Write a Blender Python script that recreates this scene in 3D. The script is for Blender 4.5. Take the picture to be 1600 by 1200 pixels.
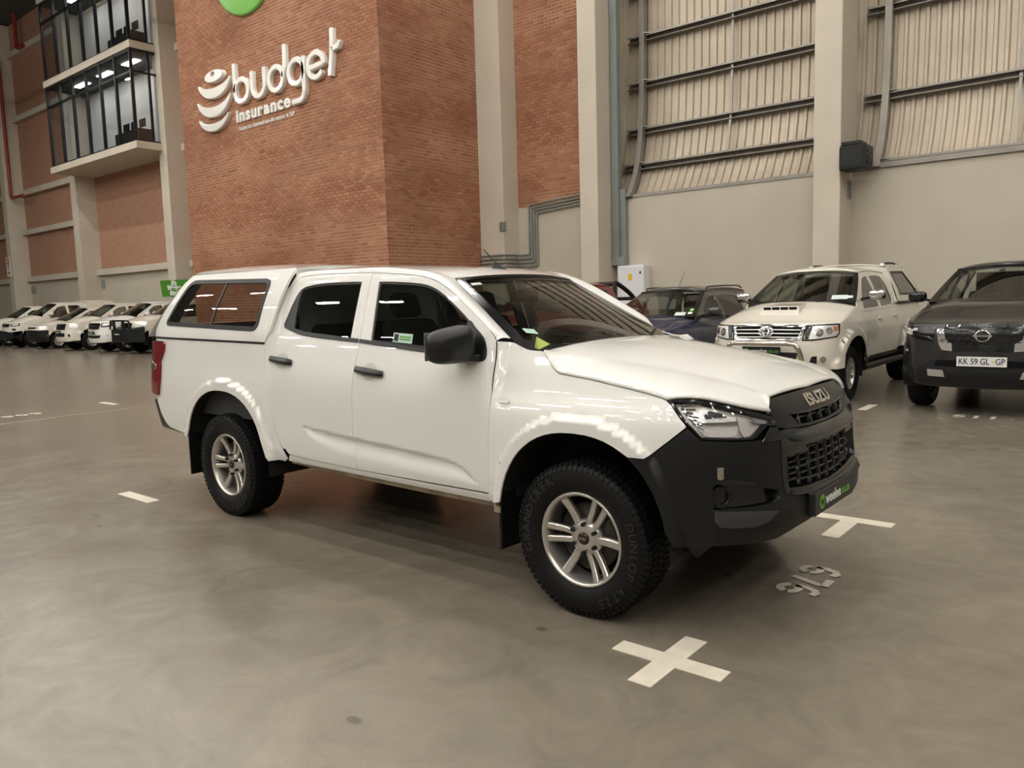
import bpy, bmesh, math, random, bisect
from mathutils import Vector, Matrix
from mathutils.geometry import delaunay_2d_cdt
scene = bpy.context.scene
for _o in list(bpy.data.objects): bpy.data.objects.remove(_o)
# ------------------------------------------------------------------ camera, world, exposure
# world axes: X along the hall walls (the pickup points to +X), Y towards the brick and clad wall, Z up, metres
cam_data = bpy.data.cameras.new('camera'); cam = bpy.data.objects.new('camera', cam_data)
scene.collection.objects.link(cam); scene.camera = cam
cam_data.sensor_fit = 'HORIZONTAL'; cam_data.sensor_width = 36.0
cam_data.lens = 36.0 * 1225.0 / 1600.0; cam_data.clip_start = .05; cam_data.clip_end = 300
def _basis():
    pit, roll, yaw = math.radians(6.193), math.radians(-1.646), math.radians(39.654)
    fw = Vector((0, math.cos(pit), -math.sin(pit))); rt = Vector((1, 0, 0)); up = rt.cross(fw)
    r2 = rt*math.cos(roll) + up*math.sin(roll); u2 = up*math.cos(roll) - rt*math.sin(roll)
    Rz = Matrix.Rotation(yaw, 3, 'Z')
    return Rz @ fw, Rz @ r2, Rz @ u2
_fw, _rt, _up = _basis()
cam.matrix_world = Matrix(((_rt.x, _up.x, -_fw.x, 0), (_rt.y, _up.y, -_fw.y, 0), (_rt.z, _up.z, -_fw.z, 1.52), (0, 0, 0, 1)))
world = bpy.data.worlds.new('world'); scene.world = world; world.use_nodes = True
world.node_tree.nodes['Background'].inputs['Color'].default_value = (.86, .80, .70, 1)
world.node_tree.nodes['Background'].inputs['Strength'].default_value = .25
scene.view_settings.view_transform = 'Standard'; scene.view_settings.look = 'None'
scene.view_settings.gamma = 1.0; scene.view_settings.exposure = 0.0; scene.view_settings.use_curve_mapping = False
scene.cycles.use_denoising = True
scene.cycles.max_bounces = 8; scene.cycles.diffuse_bounces = 4; scene.cycles.glossy_bounces = 4; scene.cycles.transparent_max_bounces = 16
scene.cycles.sample_clamp_indirect = 6.0
scene.cycles.caustics_reflective = False; scene.cycles.caustics_refractive = False
LAMP_STRENGTH = 205.0
# ------------------------------------------------------------------ helpers
COL = scene.collection
R = math.radians
def link(o, parent=None):
    COL.objects.link(o)
    if parent is not None: o.parent = parent
    return o
def thing(name, label, cat, loc=(0, 0, 0), rotz=0.0, group=None):
    o = bpy.data.objects.new(name, None); o.location = loc; o.rotation_euler = (0, 0, rotz); o.empty_display_size = .1
    return tag(link(o), label, cat, group)
def tag(o, label=None, cat=None, group=None, kind=None):
    if label: o['label'] = label
    if cat: o['category'] = cat
    if group: o['group'] = group
    if kind: o['kind'] = kind
    return o
def mesh_data(name, verts, faces, mat=None, smooth=False, normals=None):
    me = bpy.data.meshes.new(name); me.from_pydata([tuple(v) for v in verts], [], faces)
    if mat is not None: me.materials.append(mat)
    me.update()
    if smooth or normals:
        me.polygons.foreach_set('use_smooth', [True]*len(me.polygons))
        if normals: me.normals_split_custom_set_from_vertices([tuple(n) for n in normals])
    return me
def mobj(name, me, parent=None, loc=(0, 0, 0), rot=(0, 0, 0)):
    o = bpy.data.objects.new(name, me); o.location = loc; o.rotation_euler = rot
    return link(o, parent)
class MB:
    """collects shapes into one mesh"""
    def __init__(s): s.v = []; s.f = []; s.sm = []
    def add(s, v, f, smooth=False):
        n = len(s.v); s.v += [tuple(p) for p in v]; s.f += [tuple(i+n for i in q) for q in f]; s.sm += [smooth]*len(f); return s
    def box(s, a, b):
        x0, y0, z0 = [min(p, q) for p, q in zip(a, b)]; x1, y1, z1 = [max(p, q) for p, q in zip(a, b)]
        return s.add([(x0,y0,z0),(x1,y0,z0),(x1,y1,z0),(x0,y1,z0),(x0,y0,z1),(x1,y0,z1),(x1,y1,z1),(x0,y1,z1)],
                     [(0,3,2,1),(4,5,6,7),(0,1,5,4),(1,2,6,5),(2,3,7,6),(3,0,4,7)])
    def hull8(s, lo, hi):   # lo, hi: four corners each, same order
        return s.add(list(lo)+list(hi), [(3,2,1,0),(4,5,6,7),(0,1,5,4),(1,2,6,5),(2,3,7,6),(3,0,4,7)])
    def prism(s, poly, d0, d1, fn):
        """polygon [(a,b)] extruded from d0 to d1; fn(a,b,d)->xyz"""
        n = len(poly)
        return s.add([fn(a, b, d0) for a, b in poly]+[fn(a, b, d1) for a, b in poly],
                     [tuple(range(n))[::-1], tuple(range(n, 2*n))]+[(i, (i+1) % n, n+(i+1) % n, n+i) for i in range(n)])
    def tube(s, pts, r, seg=8, caps=True, closed=False):
        pts = [Vector(p) for p in pts]; n = len(pts); V = []; up = None
        for i, p in enumerate(pts):
            a = pts[i-1] if (i > 0 or closed) else p; b = pts[(i+1) % n] if (i < n-1 or closed) else p
            t = (b-a).normalized()
            if up is None: up = Vector((0, 0, 1)) if abs(t.z) < .9 else Vector((1, 0, 0))
            side = t.cross(up).normalized(); up = side.cross(t).normalized()
            rr = r[i] if isinstance(r, (list, tuple)) else r
            for k in range(seg):
                a_ = 2*math.pi*k/seg; V.append(p+side*(rr*math.cos(a_))+up*(rr*math.sin(a_)))
        F = []
        for i in range(n if closed else n-1):
            j = (i+1) % n
            for k in range(seg): F.append((i*seg+k, i*seg+(k+1) % seg, j*seg+(k+1) % seg, j*seg+k))
        s.add(V, F, True)
        if caps and not closed: s.add(V[:seg], [tuple(range(seg))[::-1]]); s.add(V[-seg:], [tuple(range(seg))])
        return s
    def lathe(s, prof, seg=48, axis='y', c=(0, 0, 0), smooth=True, a0=0.0, a1=2*math.pi):
        """prof [(r, h)] turned about an axis through c"""
        full = abs(a1-a0-2*math.pi) < 1e-6; m = seg if full else seg+1; V = []
        for i in range(m):
            a = a0+(a1-a0)*i/seg; ca, sa = math.cos(a), math.sin(a)
            for r, h in prof:
                if axis == 'y': V.append((c[0]+r*ca, c[1]+h, c[2]+r*sa))
                elif axis == 'x': V.append((c[0]+h, c[1]+r*ca, c[2]+r*sa))
                else: V.append((c[0]+r*ca, c[1]+r*sa, c[2]+h))
        n = len(prof); F = []
        for i in range(seg):
            j = (i+1) % m
            for k in range(n-1): F.append((i*n+k, i*n+k+1, j*n+k+1, j*n+k))
        return s.add(V, F, smooth)
    def grid(s, fn, nu, nv, smooth=True, flip=False):
        V = [fn(i/nu, j/nv) for i in range(nu+1) for j in range(nv+1)]
        F = []
        for i in range(nu):
            for j in range(nv):
                q = (i*(nv+1)+j, (i+1)*(nv+1)+j, (i+1)*(nv+1)+j+1, i*(nv+1)+j+1)
                F.append(q[::-1] if flip else q)
        return s.add(V, F, smooth)
    def data(s, name, mat=None):
        me = bpy.data.meshes.new(name); me.from_pydata(s.v, [], s.f)
        if mat is not None: me.materials.append(mat)
        me.polygons.foreach_set('use_smooth', s.sm); me.update(); return me
    def obj(s, name, mat=None, parent=None, loc=(0, 0, 0), rot=(0, 0, 0), bevel=0.0, seg=2, sharp=None):
        me = s.data(name, mat)
        if sharp is not None: me.set_sharp_from_angle(angle=R(sharp))
        o = mobj(name, me, parent, loc, rot)
        if bevel:
            m = o.modifiers.new('bevel', 'BEVEL'); m.width = bevel; m.segments = seg; m.limit_method = 'ANGLE'; m.angle_limit = R(40)
        return o
def copy_tree(o, parent=None):
    c = o.copy(); COL.objects.link(c); c.parent = parent
    for ch in list(o.children): copy_tree(ch, c)
    return c
_fontcache = {}
def text_data(body, size=1.0, depth=0.0, bold=0.0, align='CENTER', res=4):
    cu = bpy.data.curves.new('t', 'FONT'); cu.body = body; cu.size = size; cu.extrude = depth; cu.offset = bold
    cu.align_x = align; cu.align_y = 'CENTER'; cu.resolution_u = res
    ob = bpy.data.objects.new('t', cu); COL.objects.link(ob); bpy.context.view_layer.update()
    me = bpy.data.meshes.new_from_object(ob.evaluated_get(bpy.context.evaluated_depsgraph_get()))
    V = [tuple(v.co) for v in me.vertices]; F = [tuple(p.vertices) for p in me.polygons]
    bpy.data.objects.remove(ob); bpy.data.curves.remove(cu); bpy.data.meshes.remove(me)
    return V, F
def text_obj(name, body, fn, mat, parent, size, depth=.002, bold=0.0, sx=1.0, align='CENTER', shear=0.0):
    """flat lettering laid onto a surface: fn(a,b,d)->xyz"""
    V, F = text_data(body, size, depth, bold, align)
    return mobj(name, mesh_data(name, [fn((x+shear*y)*sx, y, z) for x, y, z in V], F, mat), parent)
# ------------------------------------------------------------------ materials
def mat_new(name):
    m = bpy.data.materials.new(name); m.use_nodes = True; nt = m.node_tree
    return m, nt, nt.nodes['Principled BSDF']
def pmat(name, col, rough=.5, metal=0.0, spec=.5, coat=0.0, emit=None, es=0.0, bump=0.0, bscale=60.0, vary=0.0, vscale=3.0, croug=.04):
    m, nt, b = mat_new(name); c = (*col, 1)
    b.inputs['Base Color'].default_value = c; b.inputs['Roughness'].default_value = rough; b.inputs['Metallic'].default_value = metal
    b.inputs['Specular IOR Level'].default_value = spec; b.inputs['Coat Weight'].default_value = coat; b.inputs['Coat Roughness'].default_value = croug
    if emit: b.inputs['Emission Color'].default_value = (*emit, 1); b.inputs['Emission Strength'].default_value = es
    tc = nt.nodes.new('ShaderNodeTexCoord')
    if bump:
        n = nt.nodes.new('ShaderNodeTexNoise'); n.inputs['Scale'].default_value = bscale; n.inputs['Detail'].default_value = 4
        bm = nt.nodes.new('ShaderNodeBump'); bm.inputs['Strength'].default_value = bump; bm.inputs['Distance'].default_value = .01
        nt.links.new(tc.outputs['Object'], n.inputs['Vector']); nt.links.new(n.outputs['Fac'], bm.inputs['Height']); nt.links.new(bm.outputs['Normal'], b.inputs['Normal'])
    if vary:
        n = nt.nodes.new('ShaderNodeTexNoise'); n.inputs['Scale'].default_value = vscale; n.inputs['Detail'].default_value = 6
        r = nt.nodes.new('ShaderNodeValToRGB'); r.color_ramp.elements[0].position = .3; r.color_ramp.elements[1].position = .7
        r.color_ramp.elements[0].color = (*[k*(1-vary) for k in col], 1); r.color_ramp.elements[1].color = (*[min(1, k*(1+vary)) for k in col], 1)
        nt.links.new(tc.outputs['Object'], n.inputs['Vector']); nt.links.new(n.outputs['Fac'], r.inputs['Fac']); nt.links.new(r.outputs['Color'], b.inputs['Base Color'])
    return m
def glass_mat(name, tint=(.25, .28, .27), refl=.06, rough=.0):
    """tinted sheet glass: passes light through its tint, mirrors by angle"""
    m, nt, b = mat_new(name); nt.nodes.remove(b); out = nt.nodes['Material Output']
    t = nt.nodes.new('ShaderNodeBsdfTransparent'); t.inputs['Color'].default_value = (*tint, 1)
    g = nt.nodes.new('ShaderNodeBsdfGlossy'); g.inputs['Roughness'].default_value = rough; g.inputs['Color'].default_value = (1, 1, 1, 1)
    ge = nt.nodes.new('ShaderNodeNewGeometry'); dt = nt.nodes.new('ShaderNodeVectorMath'); dt.operation = 'DOT_PRODUCT'
    nt.links.new(ge.outputs['Normal'], dt.inputs[0]); nt.links.new(ge.outputs['Incoming'], dt.inputs[1])
    ab = nt.nodes.new('ShaderNodeMath'); ab.operation = 'ABSOLUTE'; nt.links.new(dt.outputs['Value'], ab.inputs[0])
    om = nt.nodes.new('ShaderNodeMath'); om.operation = 'SUBTRACT'; om.inputs[0].default_value = 1.0; nt.links.new(ab.outputs[0], om.inputs[1])
    pw = nt.nodes.new('ShaderNodeMath'); pw.operation = 'POWER'; pw.inputs[1].default_value = 5.0; nt.links.new(om.outputs[0], pw.inputs[0])
    f = nt.nodes.new('ShaderNodeMath'); f.operation = 'MULTIPLY_ADD'; f.inputs[1].default_value = .92-refl; f.inputs[2].default_value = .05+refl; nt.links.new(pw.outputs[0], f.inputs[0])
    x = nt.nodes.new('ShaderNodeMixShader'); nt.links.new(f.outputs[0], x.inputs['Fac']); nt.links.new(t.outputs[0], x.inputs[1]); nt.links.new(g.outputs[0], x.inputs[2])
    nt.links.new(x.outputs[0], out.inputs['Surface']); return m
M = {}
M['concrete_paint'] = pmat('painted concrete', (.50, .455, .375), .75, vary=.05, vscale=.9, bump=.06, bscale=9)
M['column'] = pmat('column concrete', (.56, .505, .42), .75, vary=.05, vscale=1.2, bump=.05, bscale=12)
M['column_shadow'] = M['column']
M['steel'] = pmat('galvanised steel', (.30, .28, .25), .45, metal=.5, vary=.12, vscale=2.5)
M['grey_steel'] = pmat('grey trunking', (.27, .30, .285), .5, metal=.4, vary=.1, vscale=2)
M['clad'] = pmat('roof sheeting', (.46, .395, .31), .45, metal=.25, vary=.10, vscale=.8)
M['white_sign'] = pmat('white gloss plastic', (.80, .79, .76), .18, coat=.4)
M['green_sign'] = pmat('green sign', (.22, .56, .12), .4)
M['green_board'] = pmat('green board', (.06, .24, .02), .45)
M['white_paint'] = pmat('white print', (.80, .80, .78), .5)
M['line_paint'] = pmat('floor line paint', (.66, .60, .50), .5, vary=.08, vscale=12)
M['red_pipe'] = pmat('red pipe', (.28, .03, .025), .4)
M['black'] = pmat('black plastic', (.007, .007, .008), .45, spec=.35)
M['black_frame'] = pmat('black metal', (.007, .008, .010), .4, spec=.35)
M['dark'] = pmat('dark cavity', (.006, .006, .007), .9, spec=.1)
M['ewhite'] = pmat('cabinet white', (.72, .72, .76), .4)
M['yellow'] = pmat('yellow label', (.75, .50, .02), .5)
M['red_print'] = pmat('red print', (.55, .05, .05), .5)
M['chrome'] = pmat('chrome', (.82, .82, .83), .08, metal=1.0)
M['stainless'] = pmat('stainless tube', (.62, .58, .52), .18, metal=1.0)
M['silver'] = pmat('alloy silver', (.62, .60, .56), .30, metal=.85)
M['rubber'] = pmat('tyre rubber', (.005, .005, .0055), .55, spec=.22, bump=.1, bscale=200)
M['rubber_letter'] = pmat('tyre lettering', (.016, .016, .017), .5)
M['lamp_face'] = pmat('lamp diffuser', (.9, .9, .9), .5, emit=(1.0, .955, .87), es=LAMP_STRENGTH)
M['lamp_body'] = pmat('lamp housing', (.6, .6, .6), .5)
# ------------------------------------------------------------------ the hall
YW = 16.515      # inner face of the low concrete wall on the right
YL = 18.0        # wall behind the left row of cars
XT, YS = -14.118, 12.594     # brick tower corner
CEIL = 18.0
def floor_mat():
    m, nt, b = mat_new('polished concrete'); N = nt.nodes.new; L = nt.links.new
    tc = N('ShaderNodeTexCoord'); mp = N('ShaderNodeMapping'); L(tc.outputs['Object'], mp.inputs['Vector'])
    n1 = N('ShaderNodeTexNoise'); n1.inputs['Scale'].default_value = .55; n1.inputs['Detail'].default_value = 9; n1.inputs['Roughness'].default_value = .62; n1.inputs['Distortion'].default_value = 1.2
    n2 = N('ShaderNodeTexNoise'); n2.inputs['Scale'].default_value = 2.2; n2.inputs['Detail'].default_value = 8; n2.inputs['Roughness'].default_value = .62; n2.inputs['Distortion'].default_value = 2.2
    n3 = N('ShaderNodeTexNoise'); n3.inputs['Scale'].default_value = 60; n3.inputs['Detail'].default_value = 3
    for n in (n1, n2, n3): L(mp.outputs['Vector'], n.inputs['Vector'])
    r = N('ShaderNodeValToRGB'); e = r.color_ramp.elements
    e[0].position = .30; e[0].color = (.160, .137, .108, 1); e[1].position = .72; e[1].color = (.225, .196, .155, 1)
    L(n1.outputs['Fac'], r.inputs['Fac'])
    r2 = N('ShaderNodeValToRGB'); r2.color_ramp.elements[0].position = .36; r2.color_ramp.elements[1].position = .68
    r2.color_ramp.elements[0].color = (.87, .87, .875, 1); r2.color_ramp.elements[1].color = (1.09, 1.09, 1.08, 1); L(n2.outputs['Fac'], r2.inputs['Fac'])
    mx = N('ShaderNodeMix'); mx.data_type = 'RGBA'; mx.blend_type = 'MULTIPLY'; mx.inputs[0].default_value = 1.0
    L(r.outputs['Color'], mx.inputs[6]); L(r2.outputs['Color'], mx.inputs[7]); last = mx.outputs[2]
    # a few worn spots: centre, half sizes, turn
    sep = N('ShaderNodeSeparateXYZ'); L(tc.outputs['Object'], sep.inputs[0])
    for (cx, cy, ra, rb) in ((-2.215, 1.71, .035, .022), (-2.14, 2.745, .03, .022), (-6.06, 2.41, .07, .012), (-5.75, 2.30, .03, .01), (-1.75, 3.9, .02, .02)):
        dx = N('ShaderNodeMath'); dx.operation = 'SUBTRACT'; L(sep.outputs[0], dx.inputs[0]); dx.inputs[1].default_value = cx
        dy = N('ShaderNodeMath'); dy.operation = 'SUBTRACT'; L(sep.outputs[1], dy.inputs[0]); dy.inputs[1].default_value = cy
        ax = N('ShaderNodeMath'); ax.operation = 'DIVIDE'; L(dx.outputs[0], ax.inputs[0]); ax.inputs[1].default_value = ra
        ay = N('ShaderNodeMath'); ay.operation = 'DIVIDE'; L(dy.outputs[0], ay.inputs[0]); ay.inputs[1].default_value = rb
        px = N('ShaderNodeMath'); px.operation = 'POWER'; L(ax.outputs[0], px.inputs[0]); px.inputs[1].default_value = 2
        py = N('ShaderNodeMath'); py.operation = 'POWER'; L(ay.outputs[0], py.inputs[0]); py.inputs[1].default_value = 2
        sm = N('ShaderNodeMath'); sm.operation = 'ADD'; L(px.outputs[0], sm.inputs[0]); L(py.outputs[0], sm.inputs[1])
        ns = N('ShaderNodeMath'); ns.operation = 'ADD'; L(sm.outputs[0], ns.inputs[0]); L(n2.outputs['Fac'], ns.inputs[1])
        mr = N('ShaderNodeMapRange'); mr.inputs[1].default_value = .9; mr.inputs[2].default_value = 1.9; mr.inputs[3].default_value = .55; mr.inputs[4].default_value = 0.0
        L(ns.outputs[0], mr.inputs[0])
        k = N('ShaderNodeMix'); k.data_type = 'RGBA'; L(mr.outputs[0], k.inputs[0]); L(last, k.inputs[6]); k.inputs[7].default_value = (.045, .034, .024, 1); last = k.outputs[2]
    L(last, b.inputs['Base Color'])
    rr = N('ShaderNodeMapRange'); rr.inputs[1].default_value = .3; rr.inputs[2].default_value = .7; rr.inputs[3].default_value = .22; rr.inputs[4].default_value = .30
    b.inputs['Roughness'].default_value = .24
    bm = N('ShaderNodeBump'); bm.inputs['Strength'].default_value = .035; bm.inputs['Distance'].default_value = .02; L(n3.outputs['Fac'], bm.inputs['Height']); L(bm.outputs['Normal'], b.inputs['Normal'])
    b.inputs['Specular IOR Level'].default_value = .5
    return m
def brick_far_mat():
    m, nt, b = mat_new('far brickwork'); N = nt.nodes.new; L = nt.links.new
    tc = N('ShaderNodeTexCoord'); sp = N('ShaderNodeSeparateXYZ'); cb = N('ShaderNodeCombineXYZ'); L(tc.outputs['Object'], sp.inputs[0]); L(sp.outputs[0], cb.inputs[0]); L(sp.outputs[2], cb.inputs[1])
    t = N('ShaderNodeTexBrick'); t.inputs['Scale'].default_value = 1.0; t.inputs['Brick Width'].default_value = .232; t.inputs['Row Height'].default_value = .083; t.inputs['Mortar Size'].default_value = .006
    t.inputs['Color1'].default_value = (.40, .20, .125, 1); t.inputs['Color2'].default_value = (.33, .16, .10, 1); t.inputs['Mortar'].default_value = (.52, .38, .28, 1); t.inputs['Mortar Smooth'].default_value = .2
    L(cb.outputs[0], t.inputs['Vector']); L(t.outputs['Color'], b.inputs['Base Color']); b.inputs['Roughness'].default_value = .85; return m
def brick_mat():
    m, nt, b = mat_new('red face brick'); N = nt.nodes.new; L = nt.links.new
    at = N('ShaderNodeAttribute'); at.attribute_name = 'tint'; at.attribute_type = 'GEOMETRY'
    tc = N('ShaderNodeNewGeometry')
    n1 = N('ShaderNodeTexNoise'); n1.inputs['Scale'].default_value = .5; n1.inputs['Detail'].default_value = 5; L(tc.outputs['Position'], n1.inputs['Vector'])
    n2 = N('ShaderNodeTexNoise'); n2.inputs['Scale'].default_value = 9; n2.inputs['Detail'].default_value = 6; L(tc.outputs['Position'], n2.inputs['Vector'])
    a = N('ShaderNodeMath'); a.operation = 'MULTIPLY_ADD'; L(n1.outputs['Fac'], a.inputs[0]); a.inputs[1].default_value = .7; L(at.outputs['Fac'], a.inputs[2])
    a2 = N('ShaderNodeMath'); a2.operation = 'MULTIPLY_ADD'; L(n2.outputs['Fac'], a2.inputs[0]); a2.inputs[1].default_value = .35; L(a.outputs[0], a2.inputs[2])
    r = N('ShaderNodeValToRGB'); e = r.color_ramp.elements; e[0].position = .45; e[0].color = (.255, .105, .058, 1); e[1].position = 1.25 if False else 1.0; e[1].color = (.465, .235, .145, 1)
    k = e.new(.72); k.color = (.36, .165, .094, 1)
    L(a2.outputs[0], r.inputs['Fac']); L(r.outputs['Color'], b.inputs['Base Color']); b.inputs['Roughness'].default_value = .85; b.inputs['Specular IOR Level'].default_value = .25
    return m
def mortar_mat():
    m, nt, b = mat_new('mortar'); N = nt.nodes.new; L = nt.links.new
    g = N('ShaderNodeNewGeometry'); mp = N('ShaderNodeMapping'); mp.inputs['Scale'].default_value = (.25, .25, 1.1); L(g.outputs['Position'], mp.inputs['Vector'])
    n = N('ShaderNodeTexNoise'); n.inputs['Scale'].default_value = 1.0; n.inputs['Detail'].default_value = 5; L(mp.outputs[0], n.inputs['Vector'])
    r = N('ShaderNodeValToRGB'); r.color_ramp.elements[0].position = .42; r.color_ramp.elements[0].color = (.26, .145, .095, 1); r.color_ramp.elements[1].position = .60; r.color_ramp.elements[1].color = (.66, .50, .37, 1)
    L(n.outputs['Fac'], r.inputs['Fac']); L(r.outputs['Color'], b.inputs['Base Color']); b.inputs['Roughness'].default_value = .9; return m
M['floor'] = floor_mat(); M['brick_far'] = brick_far_mat(); M['brick'] = brick_mat(); M['mortar'] = mortar_mat()
M['roof'] = pmat('roof underside', (.085, .082, .078), .7)
M['backwall'] = pmat('far hall wall', (.48, .46, .43), .7)
def structure(o, label=None): o['kind'] = 'structure'; return o if not label else tag(o, label)
floor = structure(MB().box((-75, -32, -.2), (24, 19, 0)).obj('floor', M['floor']), 'polished grey brown concrete floor of the hall')
structure(MB().box((-75, -32, CEIL), (24, 19, CEIL+.2)).obj('ceiling', M['roof']), 'dark roof high above the hall')
structure(MB().box((-75, -32.3, 0), (24, -32, CEIL)).obj('wall_front', M['backwall']), 'far hall wall behind the viewer')
structure(MB().box((24, -32, 0), (24.3, 19, CEIL)).obj('wall_right', M['backwall']), 'hall end wall to the right out of view')
structure(MB().box((-75.3, -32, 0), (-75, 19, CEIL)).obj('wall_left', M['backwall']), 'hall end wall far to the left')
# --- brickwork built brick by brick
BL, BH, BJ = .222, .073, .010
_bricks = []
def brick_mesh(L_, axis, tint):
    """one brick front, 12 mm proud of the mortar bed; axis: 'x' runs along X facing -Y, 'y' runs along Y facing +X"""
    h, p, c = BH, .007, .004
    if axis == 'x':
        f = lambda a, z, d: (a, -d, z)
    else:
        f = lambda a, z, d: (d, a, z)
    V = [f(0, 0, 0), f(L_, 0, 0), f(L_, h, 0), f(0, h, 0), f(c, c, p), f(L_-c, c, p), f(L_-c, h-c, p), f(c, h-c, p)]
    F = [(4, 5, 6, 7), (0, 1, 5, 4), (1, 2, 6, 5), (2, 3, 7, 6), (3, 0, 4, 7)]
    return V, F
def brick_set(axis, a0, a1, z0, z1, plane, seed):
    rnd = random.Random(seed); out = []; row = int(z0/(BH+BJ)); z = row*(BH+BJ)
    while z < z1:
        st = a0 + (-(BL+BJ)/2 if row % 2 else 0.0); a = st
        while a < a1-.01:
            s, e = max(a, a0), min(a+BL, a1)
            if e-s > .03:
                t = rnd.gauss(.12, .085)
                out.append((s, e-s, z, t, axis, plane))
            a += BL+BJ
        row += 1; z = row*(BH+BJ)
    return out
def add_attr(me, vals):
    at = me.attributes.new('tint', 'FLOAT', 'FACE'); at.data.foreach_set('value', vals)
def brick_body(root, sets, single_of):
    """each brick that shows largest is its own part, the rest one joined part"""
    sets.sort(key=single_of); single, rest = sets[:300], sets[300:]
    cache = {}
    for (a, l, z, t, axis, plane) in single:
        key = (axis, round(l, 3), round(t*12))
        if key not in cache:
            V, F = brick_mesh(l, axis, t); me = mesh_data('brick', V, F, M['brick']); add_attr(me, [round(t*12)/12]*len(F)); cache[key] = me
        o = mobj('brick', cache[key], root, (a, plane, z) if axis == 'x' else (plane, a, z))
    V, F, T = [], [], []
    for (a, l, z, t, axis, plane) in rest:
        v, f = brick_mesh(l, axis, t); n = len(V); ox = (a, plane, z) if axis == 'x' else (plane, a, z)
        V += [(p[0]+ox[0], p[1]+ox[1], p[2]+ox[2]) for p in v]; F += [tuple(i+n for i in q) for q in f]; T += [t]*len(f)
    me = mesh_data('brick_courses', V, F, M['brick']); add_attr(me, T); o = mobj('brick_courses', me, root); o['kind'] = 'stuff'
tower = structure(thing('wall_tower', 'red brick tower block carrying the raised white lettering', None))
MB().box((-23.05, YS, 0), (XT, YW+.6, 17.4)).obj('mortar_bed', M['mortar'], tower)
_c0 = Vector((0, 0, 1.52))
def _near(b):
    a, l, z, t, axis, plane = b; p = Vector((a+l/2, plane, z)) if axis == 'x' else Vector((plane, a, z)); d = (p-_c0); 
    if z < 2.35: return 1e6-z
    n = Vector((0, -1, 0)) if axis == 'x' else Vector((1, 0, 0)); return -abs(d.normalized().dot(n))/d.length
bs = brick_set('x', -23.05, XT, 0, 11.2, YS, 3)+brick_set('y', YS, YW, 0, 9.6, XT, 5)
brick_body(tower, bs, _near)
pan = structure(thing('wall_panel', 'tall narrow red brick panel between the two pale columns', None))
MB().box((-13.35, YW+.02, 3.88), (-11.0, YW+.3, 17.4)).obj('mortar_bed', M['mortar'], pan)
brick_body(pan, brick_set('x', -13.35, -11.2, 3.9, 10.0, YW+.02, 9), _near)
# --- right hand wall: low concrete wall, columns, cladding on girts
wall = structure(MB().box((-13.3, YW, 0), (24, YW+.25, 3.83)).obj('wall_back', M['concrete_paint']), 'low painted concrete wall under the ribbed sheeting')
MB().box((-13.35, YW-.001, 0), (-10.7, YW+.02, 3.9)).obj('plaster_band', M['concrete_paint'], wall)
for i, (x0, x1, lab) in enumerate(((-10.80, -10.29, 'pale square concrete column between the brick panel and white cabinet'), (-5.33, -4.82, 'pale square concrete column carrying the black box'), (1.0, 1.51, 'pale concrete column beyond the right edge'))):
    structure(MB().box((x0, 15.75, 0), (x1, YW+.2, 17.5)).obj('column', M['column'], bevel=.02), lab)
structure(MB().box((XT+.0, YW-.62, 0), (-13.30, YW+.2, 17.5)).obj('column', M['column'], bevel=.015), 'pale concrete pilaster against the side of the brick tower')
def clad_y(z):
    return YW+.10+ (0 if z < 3.8 else .78*(1-math.exp(-(z-3.8)/.85)))
def clad_sheet(x0, w):
    """ribbed sheet, bent in towards the low wall at its foot"""
    prof = []; n = int(round(w/.19)); p = w/n
    for k in range(n):
        a = k*p
        prof += [(a, 0), (a+p*.40, 0), (a+p*.50, .038), (a+p*.78, .038), (a+p*.90, 0)]
    prof.append((w, 0)); zs = [3.80, 3.95, 4.12, 4.3, 4.5, 4.75, 5.05, 5.4, 5.9, 6.6, 8.0, 10.0, 13.0, 17.4]
    V = []; F = []
    for z in zs:
        for a, d in prof: V.append((x0+a, clad_y(z)-d, z))
    m = len(prof)
    for i in range(len(zs)-1):
        for k in range(m-1): F.append((i*m+k, i*m+k+1, (i+1)*m+k+1, (i+1)*m+k))
    return V, F
cl = structure(thing('wall_cladding', 'ribbed steel sheeting above the low concrete wall', None))
x = -11.06
while x < 4.9:
    V, F = clad_sheet(x, .76); mobj('sheet', mesh_data('sheet', V, F, M['clad']), cl); x += .76
gz = [4.66, 5.52, 6.62, 7.70, 8.78, 9.86, 10.94]
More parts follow.
